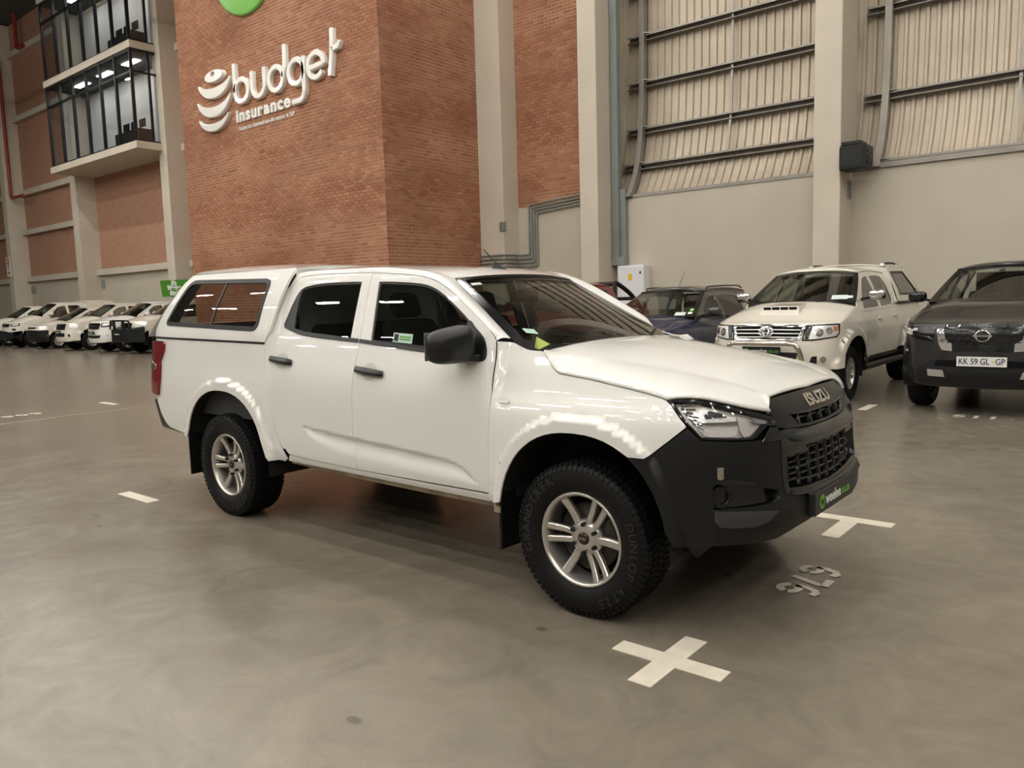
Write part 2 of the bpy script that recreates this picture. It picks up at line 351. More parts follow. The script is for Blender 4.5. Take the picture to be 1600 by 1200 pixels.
for bay, (x0, x1) in enumerate(((-10.05, -5.33), (-4.55, 1.0))):
    zz = gz if bay == 0 else [3.98, 5.35, 7.05, 8.75, 10.4]
    for z in zz:
        y = clad_y(z)-.05
        mb = MB(); mb.box((x0-.25, y-.17, z), (x1+.3, y, z+.012)); mb.box((x0-.25, y-.012, z-.13), (x1+.3, y, z)); mb.box((x0-.25, y-.17, z-.03), (x1+.3, y-.158, z)); mb.box((x0-.25, y-.17, z-.14), (x1+.3, y-.02, z-.13))
        structure(mb.obj('girt', M['steel'], cl))
    xp = x0+.12
    pts = [3.85, 4.1, 4.4, 4.8, 5.4, 6.2, 7.5, 9.5, 12, 16]
    mb = MB()
    for a, b in zip(pts, pts[1:]):
        ya, yb = clad_y(a)-.22, clad_y(b)-.22
        mb.hull8([(xp, ya-.06, a), (xp+.13, ya-.06, a), (xp+.13, ya+.1, a), (xp, ya+.1, a)], [(xp, yb-.06, b), (xp+.13, yb-.06, b), (xp+.13, yb+.1, b), (xp, yb+.1, b)])
    mb.obj('post', M['steel'], cl)
    for z in zz: MB().hull8([(xp+.13, clad_y(z)-.30, z+.01), (xp+.42, clad_y(z)-.14, z-.0), (xp+.42, clad_y(z)-.12, z), (xp+.13, clad_y(z)-.12, z)], [(xp+.13, clad_y(z)-.30, z+.03), (xp+.42, clad_y(z)-.14, z+.02), (xp+.42, clad_y(z)-.12, z+.02), (xp+.13, clad_y(z)-.12, z+.02)]).obj('bracket', M['steel'], cl)
    xm = x0+2.4
    for z0, z1 in zip(zz, zz[1:]): MB().hull8([(xm, clad_y(z0)-.16, z0), (xm+.05, clad_y(z0)-.16, z0), (xm+.05, clad_y(z0)-.14, z0), (xm, clad_y(z0)-.14, z0)], [(xm, clad_y(z1)-.16, z1), (xm+.05, clad_y(z1)-.16, z1), (xm+.05, clad_y(z1)-.14, z1), (xm, clad_y(z1)-.14, z1)]).obj('sag_rod', M['steel'], cl)
MB().box((-10.0, YW-.02, 3.83), (-5.33, YW+.12, 3.90)).obj('flashing', M['steel'], cl)
MB().box((-4.82, YW-.05, 3.83), (1.0, YW+.12, 3.93)).obj('flashing', M['steel'], cl)
# --- left wall: columns, beams, far brick panels
lw = structure(thing('wall_brick', 'distant brick wall framed by pale columns and beams', None))
MB().box((-75, YL+.15, 3.6), (-22, YL+.4, 17.9)).obj('brick_panel', M['brick_far'], lw)
MB().box((-75, YL+.1, 0), (-22, YL+.4, 3.6)).obj('plaster_panel', M['concrete_paint'], lw)
for zb in (3.33, 8.28, 12.45, 16.0): MB().box((-75, YL-.12, zb), (-22, YL+.2, zb+.30)).obj('beam', M['column'], lw)
MB().box((-75, YL-.12, 6.05), (-44, YL+.2, 6.33)).obj('beam', M['column'], lw)
for x0, lab in ((-52.55, 'farthest pale column on the left with the red pipe'), (-43.0, 'pale column left of the hanging glass office'), (-33.65, 'pale column right of the hanging glass office'), (-62.0, 'pale column at the far end of the left wall')):
    structure(MB().box((x0, 17.2, 0), (x0+.66, YL+.2, 17.9)).obj('column', M['column'], bevel=.02), lab)
# --- ceiling lamps: rows of slim linear fittings
def lamp_row():
    root = thing('ceiling_lamp', 'slim white linear ceiling lamp hanging high above the parked cars', 'lamp', (0, 0, 0), 0, 'linear ceiling lamps')
    MB().box((-.8, -.06, 0), (.8, .06, .07)).obj('housing', M['lamp_body'], root)
    MB().box((-.78, -.055, -.02), (.78, .055, 0)).obj('diffuser', M['lamp_face'], root)
    for sx in (-.6, .6): MB().tube([(sx, 0, .07), (sx, 0, 4.5)], .006, 4).obj('cable', M['steel'], root)
    return root
_l0 = None
for ix in range(14):
    for iy in range(8):
        x = -41.6+ix*4.2; y = -20+iy*4.6
        if _l0 is None: o = _l0 = lamp_row()
        else: o = copy_tree(_l0)
        o.location = (x, y, 13.5)
def smooth(a,b,x):
    t=(x-a)/(b-a); t=0.0 if t<0 else 1.0 if t>1 else t
    return t*t*(3-2*t)
def tab(T,z):
    # monotone-ish smooth interpolation (Catmull-Rom on non uniform table)
    n=len(T)
    if z<=T[0][0]:
        m=(T[1][1]-T[0][1])/(T[1][0]-T[0][0]); return T[0][1]+m*(z-T[0][0])
    if z>=T[-1][0]:
        m=(T[-1][1]-T[-2][1])/(T[-1][0]-T[-2][0]); return T[-1][1]+m*(z-T[-1][0])
    i=0
    while z>T[i+1][0]: i+=1
    x0,y0=T[i]; x1,y1=T[i+1]; h=x1-x0; d=(y1-y0)/h
    def sl(j):
        if j<=0: return (T[1][1]-T[0][1])/(T[1][0]-T[0][0])
        if j>=n-1: return (T[-1][1]-T[-2][1])/(T[-1][0]-T[-2][0])
        a=(T[j][1]-T[j-1][1])/(T[j][0]-T[j-1][0]); b=(T[j+1][1]-T[j][1])/(T[j+1][0]-T[j][0])
        if a*b<=0: return 0.0
        return 2*a*b/(a+b)
    m0,m1=sl(i),sl(i+1); t=(z-x0)/h
    return (2*t**3-3*t*t+1)*y0+(t**3-2*t*t+t)*h*m0+(-2*t**3+3*t*t)*y1+(t**3-t*t)*h*m1
class Plan:
    """plan outline of a vehicle body from front centre (q=0) round the side to the rear centre"""
    def __init__(s,pts,step=.01):
        P=[(p[0],-p[1]) for p in pts[1:3]][::-1]+list(pts)+[(pts[-2][0],-pts[-2][1]),(pts[-3][0],-pts[-3][1])]
        out=[]
        for i in range(2,len(P)-3):
            p0,p1,p2,p3=P[i-1],P[i],P[i+1],P[i+2]
            d=[max(1e-6,math.dist(a,b))**.5 for a,b in ((p0,p1),(p1,p2),(p2,p3))]
            n=max(2,int(math.dist(p1,p2)/step))
            for k in range(n):
                t=k/n; r=[]
                for c in (0,1):
                    m1=(p1[c]-p0[c])/d[0]-(p2[c]-p0[c])/(d[0]+d[1])+(p2[c]-p1[c])/d[1]
                    m2=(p2[c]-p1[c])/d[1]-(p3[c]-p1[c])/(d[1]+d[2])+(p3[c]-p2[c])/d[2]
                    m1*=d[1]; m2*=d[1]
                    a=2*p1[c]-2*p2[c]+m1+m2; b=-3*p1[c]+3*p2[c]-2*m1-m2
                    r.append(((a*t+b)*t+m1)*t+p1[c])
                out.append(tuple(r))
        out.append(tuple(pts[-1])); s.p=out; s.q=[0.0]
        for a,b in zip(out,out[1:]): s.q.append(s.q[-1]+math.dist(a,b))
        n=len(out); T=[]
        for i in range(n):
            a=out[max(0,i-3)]; b=out[min(n-1,i+3)]
            if i<3: a=(out[3-i][0],-out[3-i][1])
            if i>n-4: b=(out[n-1-(3-(n-1-i))][0],-out[n-1-(3-(n-1-i))][1])
            l=math.dist(a,b); T.append(((b[0]-a[0])/l,(b[1]-a[1])/l))
        s.t=T; s.L=s.q[-1]
    def at(s,q):
        q=abs(q); i=min(max(bisect.bisect(s.q,q)-1,0),len(s.p)-2)
        f=(q-s.q[i])/(s.q[i+1]-s.q[i]); a,b=s.p[i],s.p[i+1]; u,v=s.t[i],s.t[i+1]
        x=a[0]+(b[0]-a[0])*f; w=a[1]+(b[1]-a[1])*f; tx=u[0]+(v[0]-u[0])*f; tw=u[1]+(v[1]-u[1])*f
        l=math.hypot(tx,tw); return x,w,tw/l,-tx/l      # point and outward normal
    def qx(s,x):       # q of the side point with this x
        i=max(range(len(s.p)),key=lambda k:s.p[k][1]*1.0-(0 if s.t[k][0]<-.3 else 9))
        lo=[k for k in range(len(s.p)) if s.t[k][0]<-.3]
        k=min(lo,key=lambda k:abs(s.p[k][0]-x)); j=k+1 if s.p[k][0]>x else k-1
        j=min(max(j,0),len(s.p)-1); a,b=s.p[k],s.p[j]
        return s.q[k]+(s.q[j]-s.q[k])*((x-a[0])/(b[0]-a[0]) if b[0]!=a[0] else 0)
class Skin:
    """body surface: plan outline pushed in or out by profiles of height"""
    def __init__(s,plan,off): s.plan=plan; s.off=off
    def pt(s,q,z,d=0.0):
        x,w,nx,nw=s.plan.at(q); o=s.off(x,w,nx,nw,z)+d
        X=x+nx*o; W=w+nw*o
        return (X,-W if q<0 else W,z)
    def nrm(s,q,z,e=.004):
        a=s.pt(q-e,z) if abs(q)>e else s.pt(q-e,z); b=s.pt(q+e,z); c=s.pt(q,z-e); d=s.pt(q,z+e)
        u=(b[0]-a[0],b[1]-a[1],b[2]-a[2]); v=(d[0]-c[0],d[1]-c[1],d[2]-c[2])
        n=(u[1]*v[2]-u[2]*v[1],u[2]*v[0]-u[0]*v[2],u[0]*v[1]-u[1]*v[0])
        l=math.sqrt(n[0]**2+n[1]**2+n[2]**2) or 1; return (n[0]/l,n[1]/l,n[2]/l)
# ---------------------------------------------------------------- the white pickup
DPLAN=Plan([(.885,0),(.883,.15),(.873,.30),(.85,.48),(.81,.62),(.75,.735),(.66,.83),(.56,.885),(.45,.915),(.30,.925),(0,.925),(-1,.925),(-2,.925),(-3.1,.925),(-4.02,.922),(-4.17,.908),(-4.25,.870),(-4.30,.79),(-4.325,.5),(-4.335,0)])
D_FEND=[(.30,-.07),(.45,-.035),(.6,-.015),(.75,-.015),(.88,-.022),(.95,-.032),(1.0,-.05),(1.06,-.085),(1.15,-.122),(1.25,-.165),(1.34,-.20)]
D_DOOR=[(.30,-.10),(.44,-.075),(.5,-.05),(.56,-.038),(.7,-.03),(.9,-.028),(1.0,-.032),(1.06,-.040),(1.10,-.048),(1.2,-.075),(1.28,-.098),(1.34,-.118),(1.50,-.175),(1.64,-.228),(1.70,-.256),(1.76,-.30)]
D_BED=[(.30,-.08),(.45,-.05),(.6,-.02),(.75,-.012),(.9,-.014),(1.0,-.022),(1.08,-.034),(1.2,-.048),(1.30,-.06)]
D_FRONT=[(.30,-.10),(.40,-.045),(.46,-.012),(.50,0),(.56,0),(.62,-.018),(.70,-.028),(.80,-.035),(.87,-.045),(.93,-.065),(.98,-.085),(1.05,-.135),(1.15,-.24),(1.3,-.42)]
D_REAR=[(.3,-.03),(.5,0),(1.3,-.03),(1.4,-.05)]
D_SCT=[(-2.36,.765),(-2.204,.745),(-1.9,.728),(-1.5,.706),(-1.1,.685),(-.90,.672),(-.80,.652),(-.64,.552),(-.60,.53)]
D_SCL=[(-2.36,.76),(-2.204,.74),(-2.09,.669),(-1.90,.607),(-1.667,.584),(-1.29,.567),(-.976,.556),(-.64,.552),(-.60,.53)]
ARCHF=(0.0,.36,.475,.53); ARCHR=(-3.10,.39,.52,.537)   # centre x,z and half sizes of the wheel openings
def archd(A,x,z):
    """signed distance outside a wheel opening (rough)"""
    dx=(x-A[0])/A[2]; dz=(z-A[1])/A[3]
    if dz<0: r=abs(dx)
    else: r=(abs(dx)**2.3+dz**2.3)**(1/2.3)
    return (r-1)*.5*(A[2]+A[3])
def flare(A,x,z,base,out,band=.058,fade=.018):
    d=archd(A,x,z)
    if d>band+.12: return base
    k=1-smooth(band-.004,band+fade,d)
    tgt=out+.006*smooth(0,band,d)*0
    return base+(max(tgt,base)-base)*k
def doff(x,w,nx,nw,z):
    if nx>0.02 or x>.3: pass
    kd=1-smooth(-.62,-.50,x); kb=1-smooth(-2.60,-2.50,x)
    f=tab(D_FEND,z); side=f
    if kd>0:
        d=tab(D_DOOR,z)
        # pressed scallop along the bottom of the doors
        if -2.35<x<-.62 and z<.95:
            zt=tab(D_SCT,x); zl=tab(D_SCL,x)
            if zt-zl>.012 and zl-.03<z<zt:
                am=min(.024,(zt-zl)*.22); t=(zt-z)/(zt-zl)
                d-=am*(smooth(0,.22,t) if t<.22 else 1-smooth(.0,1.0,(t-.22)/.78)*1.0)
        side=f+(d-f)*kd
    if kb>0: side=side+(tab(D_BED,z)-side)*kb
    if z<1.05:
        if x>-.75: side=flare(ARCHF,x,z,side,.012)
        if -3.9<x<-2.4: side=flare(ARCHR,x,z,side,.014)
    a=nw*nw; fr=tab(D_FRONT,z) if nx>0 else tab(D_REAR,z)
    return side*a+fr*(1-a)
DSKIN=Skin(DPLAN,doff)
D_CAN=[(1.20,-.048),(1.30,-.058),(1.42,-.092),(1.55,-.138),(1.66,-.188),(1.72,-.222),(1.77,-.262)]
CSKIN=Skin(DPLAN,lambda x,w,nx,nw,z: tab(D_CAN,z)*nw*nw+tab([(1.2,-.03),(1.9,-.03)],z)*(1-nw*nw))
# ------------------------------------------------------------------ panel meshing on body skins
def spl(pts, n=4, closed=False):
    """Catmull-Rom through points"""
    out = []; m = len(pts)
    for i in range(m if closed else m-1):
        g = (lambda k: pts[k % m]) if closed else (lambda k: pts[min(max(k, 0), m-1)])
        p0, p1, p2, p3 = g(i-1), g(i), g(i+1), g(i+2)
        for k in range(n):
            t = k/n; out.append(tuple(.5*((2*b)+(-a+c)*t+(2*a-5*b+4*c-d)*t*t+(-a+3*b-3*c+d)*t**3) for a, b, c, d in zip(p0, p1, p2, p3)))
    if not closed: out.append(tuple(pts[-1]))
    return out
def spl_c(pts, n=4, lim=38):
    """spline through a closed outline that keeps sharp corners sharp"""
    m = len(pts); cor = []
    for i in range(m):
        a, b, c = pts[i-1], pts[i], pts[(i+1) % m]; u = math.atan2(b[1]-a[1], b[0]-a[0]); v = math.atan2(c[1]-b[1], c[0]-b[0]); d = abs((v-u+math.pi) % (2*math.pi)-math.pi)
        if d > R(lim): cor.append(i)
    if not cor: return spl(pts, n, True)
    out = []
    for k, i in enumerate(cor):
        j = cor[(k+1) % len(cor)]; run = []; p = i
        while True:
            run.append(pts[p]); 
            if p == j and len(run) > 1: break
            p = (p+1) % m
        out += spl(run, n)[:-1]
    return out
def spl_path(pts, r, n=5):
    """polyline with rounded corners"""
    pts = [Vector(p) for p in pts]; out = [pts[0]]
    for a, b, c in zip(pts, pts[1:], pts[2:]):
        u = (a-b); v = (c-b); k = min(r, u.length*.45, v.length*.45); u = b+u.normalized()*k; v = b+v.normalized()*k
        for i in range(n+1):
            t = i/n; out.append(u*(1-t)**2+b*2*t*(1-t)+v*t*t)
    return out+[pts[-1]]
def round_poly(pts, r, n=6):
    return [(v.x, v.y) for v in spl_path([(*((Vector(pts[-1])+Vector(pts[0]))/2), 0)]+[(*q, 0) for q in pts]+[(*((Vector(pts[-1])+Vector(pts[0]))/2), 0)], r, n)][:-1]
def area2(p): return sum(a[0]*b[1]-b[0]*a[1] for a, b in zip(p, p[1:]+p[:1]))
def dedupe(p, e=1e-4):
    out = []
    for a in p:
        if not out or math.dist(a, out[-1]) > e: out.append((a[0], a[1]))
    while len(out) > 2 and math.dist(out[0], out[-1]) < e: out.pop()
    return out
def densify(p, step):
    out = []
    for a, b in zip(p, p[1:]+p[:1]):
        n = max(1, int(math.ceil(math.dist(a, b)/step)))
        out += [(a[0]+(b[0]-a[0])*k/n, a[1]+(b[1]-a[1])*k/n) for k in range(n)]
    return out
def inset(p, g):
    p = dedupe(p)
    if area2(p) < 0: p = p[::-1]
    out = []; n = len(p)
    for i in range(n):
        a, b, c = p[i-1], p[i], p[(i+1) % n]
        d1 = (b[0]-a[0], b[1]-a[1]); d2 = (c[0]-b[0], c[1]-b[1]); l1 = math.hypot(*d1) or 1; l2 = math.hypot(*d2) or 1
        n1 = (-d1[1]/l1, d1[0]/l1); n2 = (-d2[1]/l2, d2[0]/l2); k = max(.35, 1+n1[0]*n2[0]+n1[1]*n2[1])
        out.append((b[0]+g*(n1[0]+n2[0])/k, b[1]+g*(n1[1]+n2[1])/k))
    return out
def pip(poly, x, y):
    c = False; j = len(poly)-1
    for i in range(len(poly)):
        a, b = poly[i], poly[j]
        if (a[1] > y) != (b[1] > y) and x < (b[0]-a[0])*(y-a[1])/(b[1]-a[1])+a[0]: c = not c
        j = i
    return c
def panel_mesh(name, pt, nrm, poly, mat, holes=(), step=.03, lip=.012, d=0.0, bstep=None):
    bstep = bstep or step
    loops = []
    for k, lp in enumerate([poly]+list(holes)):
        lp = dedupe(lp)
        if (area2(lp) < 0) != (k > 0): lp = lp[::-1]
        loops.append(dedupe(densify(lp, bstep)))
    P = []; E = []
    for lp in loops:
        n = len(P); P += lp; E += [(n+i, n+(i+1) % len(lp)) for i in range(len(lp))]
    nb = len(P)
    # interior points, kept clear of the edges
    xs = [p[0] for p in loops[0]]; ys = [p[1] for p in loops[0]]
    x0, x1, y0, y1 = min(xs), max(xs), min(ys), max(ys)
    cell = {}
    for p in P: cell.setdefault((int(p[0]/step), int(p[1]/step)), []).append(p)
    nx, ny = int((x1-x0)/step)+1, int((y1-y0)/step)+1
    for i in range(nx+1):
        for j in range(ny+1):
            x = x0+(i+.5*(j % 2))*step; y = y0+j*step
            ci, cj = int(x/step), int(y/step)
            if any(math.dist((x, y), q) < .55*step for a in (-1, 0, 1) for b in (-1, 0, 1) for q in cell.get((ci+a, cj+b), ())): continue
            if pip(loops[0], x, y) and not any(pip(h, x, y) for h in loops[1:]): P.append((x, y))
    vo, _, fo, ov, _, _ = delaunay_2d_cdt([Vector(p) for p in P], E, [], 0, 1e-6)
    vo = [(v.x, v.y) for v in vo]; F = []
    for f in fo:
        cx = sum(vo[i][0] for i in f)/len(f); cy = sum(vo[i][1] for i in f)/len(f)
        if pip(loops[0], cx, cy) and not any(pip(h, cx, cy) for h in loops[1:]):
            q = tuple(f)
            if area2([vo[i] for i in q]) < 0: q = q[::-1]
            F.append(q)
    V = [pt(a, b, d) for a, b in vo]; Nn = [nrm(a, b) for a, b in vo]
    if lip:
        for lp in loops:
            n = len(V); m = len(lp)
            for (a, b) in lp:
                p = pt(a, b, d); q = nrm(a, b); V.append(p); V.append((p[0]-q[0]*lip, p[1]-q[1]*lip, p[2]-q[2]*lip)); Nn += [q, q]
            for i in range(m):
                a, b = n+2*i, n+2*((i+1) % m); F.append((a, a+1, b+1, b))
            # edge normals point out of the panel edge
            for i in range(m):
                A, B = Vector(V[n+2*((i-1) % m)]), Vector(V[n+2*((i+1) % m)]); e = (B-A).cross(Vector(Nn[n+2*i]))
                if e.length > 1e-9:
                    e.normalize(); q = (e*.75+Vector(Nn[n+2*i])*.66).normalized(); Nn[n+2*i] = tuple(q); Nn[n+2*i+1] = tuple(e)
    me = mesh_data(name, V, F, mat, True, Nn); return me
def both(h): return list(h)+[(-a, b) for a, b in h[::-1] if abs(a) > 1e-6]
def skin_panel(skin, name, poly, mat, parent, holes=(), step=.03, lip=.012, d=0.0, side=-1, bstep=None):
    """poly in (q, z): distance round the plan from the front centre, height; side -1 as given, +1 mirrored to the other side"""
    if side > 0:
        poly = [(-a, b) for a, b in poly]; holes = [[(-a, b) for a, b in h] for h in holes]
    return mobj(name, panel_mesh(name, skin.pt, skin.nrm, poly, mat, holes, step, lip, d, bstep), parent)
def fgrid(name, fn, nu, nv, mat, parent, flip=False, thick=0.0):
    """smooth patch fn(u,v), u,v in 0..1"""
    o = MB().grid(fn, nu, nv, True, flip).obj(name, mat, parent)
    if thick: m = o.modifiers.new('thick', 'SOLIDIFY'); m.thickness = thick; m.offset = -1
    return o
def lin(T, x):
    """piecewise linear over sorted (x, *values)"""
    if x <= T[0][0]: return T[0][1:]
    for a, b in zip(T, T[1:]):
        if x <= b[0]:
            t = (x-a[0])/(b[0]-a[0]); return tuple(p+(q-p)*t for p, q in zip(a[1:], b[1:]))
    return T[-1][1:]
def arch_curve(A, z0, n=26, grow=0.0, z1=None):
    """points of a wheel opening from its rear foot over the top to its front foot (z >= z0)"""
    out = []; a, b = A[2]+grow, A[3]+grow; e = 2/2.3
    zl = z0; zr = z0 if z1 is None else z1
    if zl < A[1]: out.append((A[0]-a, zl))
    for i in range(n+1):
        t = math.pi*(1-i/n); c, s_ = math.cos(t), math.sin(t)
        p = (A[0]+a*math.copysign(abs(c)**e, c), A[1]+b*abs(s_)**e)
        if p[1] >= (zl if c < 0 else zr)-1e-6: out.append(p)
    if zr < A[1]: out.append((A[0]+a, zr))
    return out
# ------------------------------------------------------------------ wheels
def ring_text(body, r, a_mid, size, span, y, mat, name, parent, flip=False):
    """letters standing round a tyre wall, centred on angle a_mid (x right, z up, seen from -y)"""
    V, F = [], []; n = len(body)
    for i, ch in enumerate(body):
        if ch == ' ': continue
        v, f = text_data(ch, size, .0015, .006*size)
        a = a_mid+(-1 if not flip else 1)*(i-(n-1)/2)*span
        k = len(V)
        for (px, pz, pd) in v:
            if not flip: X, Z_ = px, r+pz
            else: X, Z_ = px, -r+pz
            th = a-math.pi/2 if not flip else a+math.pi/2
            V.append((X*math.cos(th)-Z_*math.sin(th), y-pd, X*math.sin(th)+Z_*math.cos(th)))
        F += [tuple(j+k for j in q) for q in f]
    o = mobj(name, mesh_data(name, V, F, mat), parent); o['kind'] = 'stuff'; return o
def tyre_data(Rt, w, rim, seg=96, blocks=72):
    h = w/2; prof = [(rim-.004, h*.80), (rim+.012, h*.86), (rim+.03, h*.97), ((rim+Rt)/2, h*1.0), (Rt-.045, h*.965), (Rt-.022, h*.90), (Rt-.010, h*.80), (Rt-.008, h*.4), (Rt-.007, 0)]
    prof = prof+[(r, -y) for r, y in prof[-2::-1]]
    mb = MB(); mb.lathe([(r, -y) for r, y in prof], seg, 'y')
    # tread blocks
    for row, (c, bw, sh) in enumerate(((-.80, .26, 0), (-.40, .30, .5), (0, .30, .15), (.40, .30, .65), (.80, .26, .3))):
        for k in range(blocks):
            a = 2*math.pi*(k+sh)/blocks; da = 2*math.pi/blocks*.36; y0, y1 = (c-bw/2*1.2)*h*.95, (c+bw/2*1.2)*h*.95
            ro = Rt-(.006 if abs(c) > .7 else 0); ri = Rt-.016; sk = da*.5*(1 if row % 2 else -1)
            lo = [(ri*math.cos(a+s), y, ri*math.sin(a+s)) for s, y in ((-da-sk, y0), (da-sk, y0), (da+sk, y1), (-da+sk, y1))]
            hi = [(ro*math.cos(a+s), y, ro*math.sin(a+s)) for s, y in ((-da*.9-sk, y0), (da*.9-sk, y0), (da*.9+sk, y1), (-da*.9+sk, y1))]
            mb.add(lo+hi, [(4, 5, 6, 7), (0, 1, 5, 4), (1, 2, 6, 5), (2, 3, 7, 6), (3, 0, 4, 7)])
        # shoulder lugs on the outside wall
    for s in (-1, 1):
        for k in range(blocks):
            a = 2*math.pi*(k+.3)/blocks; da = 2*math.pi/blocks*.3
            lo = [(r*math.cos(a+t), s*(y+.0), r*math.sin(a+t)) for r, y, t in ((Rt-.040, h*.955, -da), (Rt-.040, h*.955, da), (Rt-.012, h*.80, da), (Rt-.012, h*.80, -da))]
            hi = [(r*math.cos(a+t), s*(y+.004), r*math.sin(a+t)) for r, y, t in ((Rt-.038, h*.965, -da*.8), (Rt-.038, h*.965, da*.8), (Rt-.006, h*.83, da*.8), (Rt-.006, h*.83, -da*.8))]
            mb.add(lo+hi, [(4, 5, 6, 7), (0, 1, 5, 4), (1, 2, 6, 5), (2, 3, 7, 6), (3, 0, 4, 7)])
    return mb.data('tyre', M['rubber'])
def spoke(mb, ang, off, r0, r1, w0, w1, y0, y1, t=.022):
    """flat tapered spoke; y0 at the hub, y1 at the rim (outside is -y); off shifts sideways"""
    ca, sa = math.cos(ang), math.sin(ang)
    def P(r, s, y): return (r*ca-s*sa, y, r*sa+s*ca)
    n = 6; rows = []
    for i in range(n+1):
        u = i/n; r = r0+(r1-r0)*u; w = w0+(w1-w0)*u; y = y0+(y1-y0)*u+.010*math.sin(u*math.pi); o = off*(.55+.45*u)
        rows.append([P(r, o-w, y+t), P(r, o-w*.95, y+.004), P(r, o-w*.6, y), P(r, o+w*.6, y), P(r, o+w*.95, y+.004), P(r, o+w, y+t)])
    V = [p for rr in rows for p in rr]; F = []
    for i in range(n):
        for k in range(5): F.append((i*6+k, (i+1)*6+k, (i+1)*6+k+1, i*6+k+1))
    mb.add(V, F, False)
# ------------------------------------------------------------------ the white double cab pickup in the middle
M['white_car'] = pmat('white car paint', (.78, .78, .755), .35, coat=1.0, croug=.02)
M['satin_black'] = pmat('textured black plastic', (.006, .0063, .007), .42, spec=.35, bump=.03, bscale=400)
M['gloss_black'] = pmat('gloss black trim', (.006, .0065, .008), .12, coat=.3)
M['grey_insert'] = pmat('grey satin insert', (.045, .047, .05), .35, metal=.2)
M['grille_grey'] = pmat('charcoal grille', (.010, .0115, .0135), .28, metal=.2)
M['gloss_bar'] = pmat('charcoal gloss bar', (.03, .034, .04), .13, metal=.4)
M['mirror_black'] = pmat('mirror plastic', (.007, .0072, .008), .38, spec=.4)
M['trim_grey'] = pmat('window trim', (.018, .018, .019), .45)
M['car_glass'] = glass_mat('side glass', (.46, .50, .48), .05)
M['screen_glass'] = glass_mat('windscreen glass', (.50, .55, .52), .07)
M['canopy_glass'] = glass_mat('canopy glass', (.72, .72, .70), .07)
M['lens'] = glass_mat('headlamp lens', (.97, .97, .98), .0)
M['lamp_red'] = pmat('tail lamp red', (.17, .008, .012), .12, coat=.6)
M['reflector'] = pmat('lamp reflector', (.90, .89, .87), .22, metal=.45, bump=.5, bscale=38)
M['lamp_grey'] = pmat('lamp bezel', (.66, .63, .58), .35, metal=.3)
M['interior'] = pmat('dark cabin trim', (.04, .04, .04), .8)
M['seat'] = pmat('seat cloth', (.06, .06, .062), .9)
M['sill_dirt'] = pmat('dirty sill', (.30, .245, .17), .6, metal=.2, vary=.35, vscale=9)
M['under'] = pmat('underbody', (.006, .0055, .005), .85)
M['glass_print'] = pmat('sticker print', (.42, .60, .50), .6)
M['green_logo'] = pmat('logo green', (.10, .40, .03), .5)
M['plate_black'] = pmat('number plate black', (.012, .013, .015), .45)
M['cap_dark'] = pmat('wheel cap', (.03, .012, .010), .3)
M['disc'] = pmat('brake disc', (.06, .055, .05), .5, metal=.6)
M['lamp_dim'] = pmat('smoked lens', (.32, .29, .24), .15, metal=.4, bump=.5, bscale=60)
DX, DY, DYAW = -2.067, 3.871, R(-.5)
car = thing('pickup_truck', 'large white double-cab pickup with black front bumper and matching canopy, in the foreground', 'pickup truck', (DX, DY, 0), DYAW)
qx = lambda x: -DPLAN.qx(x)
XZ = lambda pts: [(qx(a), b) for a, b in pts]
DOORF = [(-.588, .516), (-.572, .56), (-.566, .69), (-.560, .80), (-.555, .9), (-.553, 1.0), (-.562, 1.114), (-.565, 1.217), (-.568, 1.25), (-.572, 1.288), (-.582, 1.323), (-.609, 1.358), (-.674, 1.403), (-.799, 1.479), (-.931, 1.559), (-1.02, 1.604), (-1.11, 1.640), (-1.213, 1.664), (-1.315, 1.677), (-1.454, 1.690), (-1.677, 1.7055)]
DOORR = [(-1.677, 1.7055), (-1.989, 1.714), (-2.192, 1.717), (-2.378, 1.712), (-2.435, 1.699), (-2.49, 1.645), (-2.523, 1.543), (-2.546, 1.428), (-2.57, 1.32), (-2.580, 1.243), (-2.576, 1.168), (-2.559, 1.072), (-2.534, .957), (-2.505, .835), (-2.464, .707), (-2.433, .625), (-2.401, .569), (-2.375, .541), (-2.325, .528), (-1.964, .517), (-1.662, .511)]
BSH = [(-1.662, .511), (-1.668, .72), (-1.660, .9), (-1.656, 1.08), (-1.648, 1.2), (-1.645, 1.293), (-1.662, 1.5), (-1.677, 1.66), (-1.677, 1.7055)]
WINF = [(-1.597, 1.648), (-1.433, 1.641), (-1.296, 1.631), (-1.175, 1.616), (-1.093, 1.593), (-1.022, 1.562), (-.95, 1.522), (-.826, 1.447), (-.755, 1.398), (-.66, 1.335), (-.625, 1.295), (-.612, 1.245), (-.635, 1.215), (-.70, 1.212), (-.80, 1.232), (-1.074, 1.256), (-1.546, 1.286)]
WINR = [(-1.756, 1.652), (-1.859, 1.656), (-2.104, 1.657), (-2.255, 1.650), (-2.354, 1.634), (-2.401, 1.598), (-2.437, 1.528), (-2.464, 1.439), (-2.479, 1.395), (-2.462, 1.373), (-2.396, 1.354), (-2.242, 1.322), (-2.01, 1.303), (-1.737, 1.292)]
QUART = [(-2.374, 1.622), (-2.401, 1.598), (-2.437, 1.528), (-2.464, 1.439), (-2.479, 1.395), (-2.462, 1.373), (-2.396, 1.354), (-2.350, 1.368), (-2.371, 1.451), (-2.378, 1.54)]
fdoor = spl(DOORF)+BSH[::-1][1:]; rdoor = spl(DOORR)+BSH[1:-1]
HL = [(-1.124, 1.06), (-1.061, 1.067), (-.957, 1.066), (-.83, 1.045), (-.663, 1.010), (-.493, .967), (-.510, .928), (-.572, .936), (-.636, .908), (-.677, .888), (-.798, .893), (-.951, .902), (-1.012, .962), (-1.094, 1.041)]
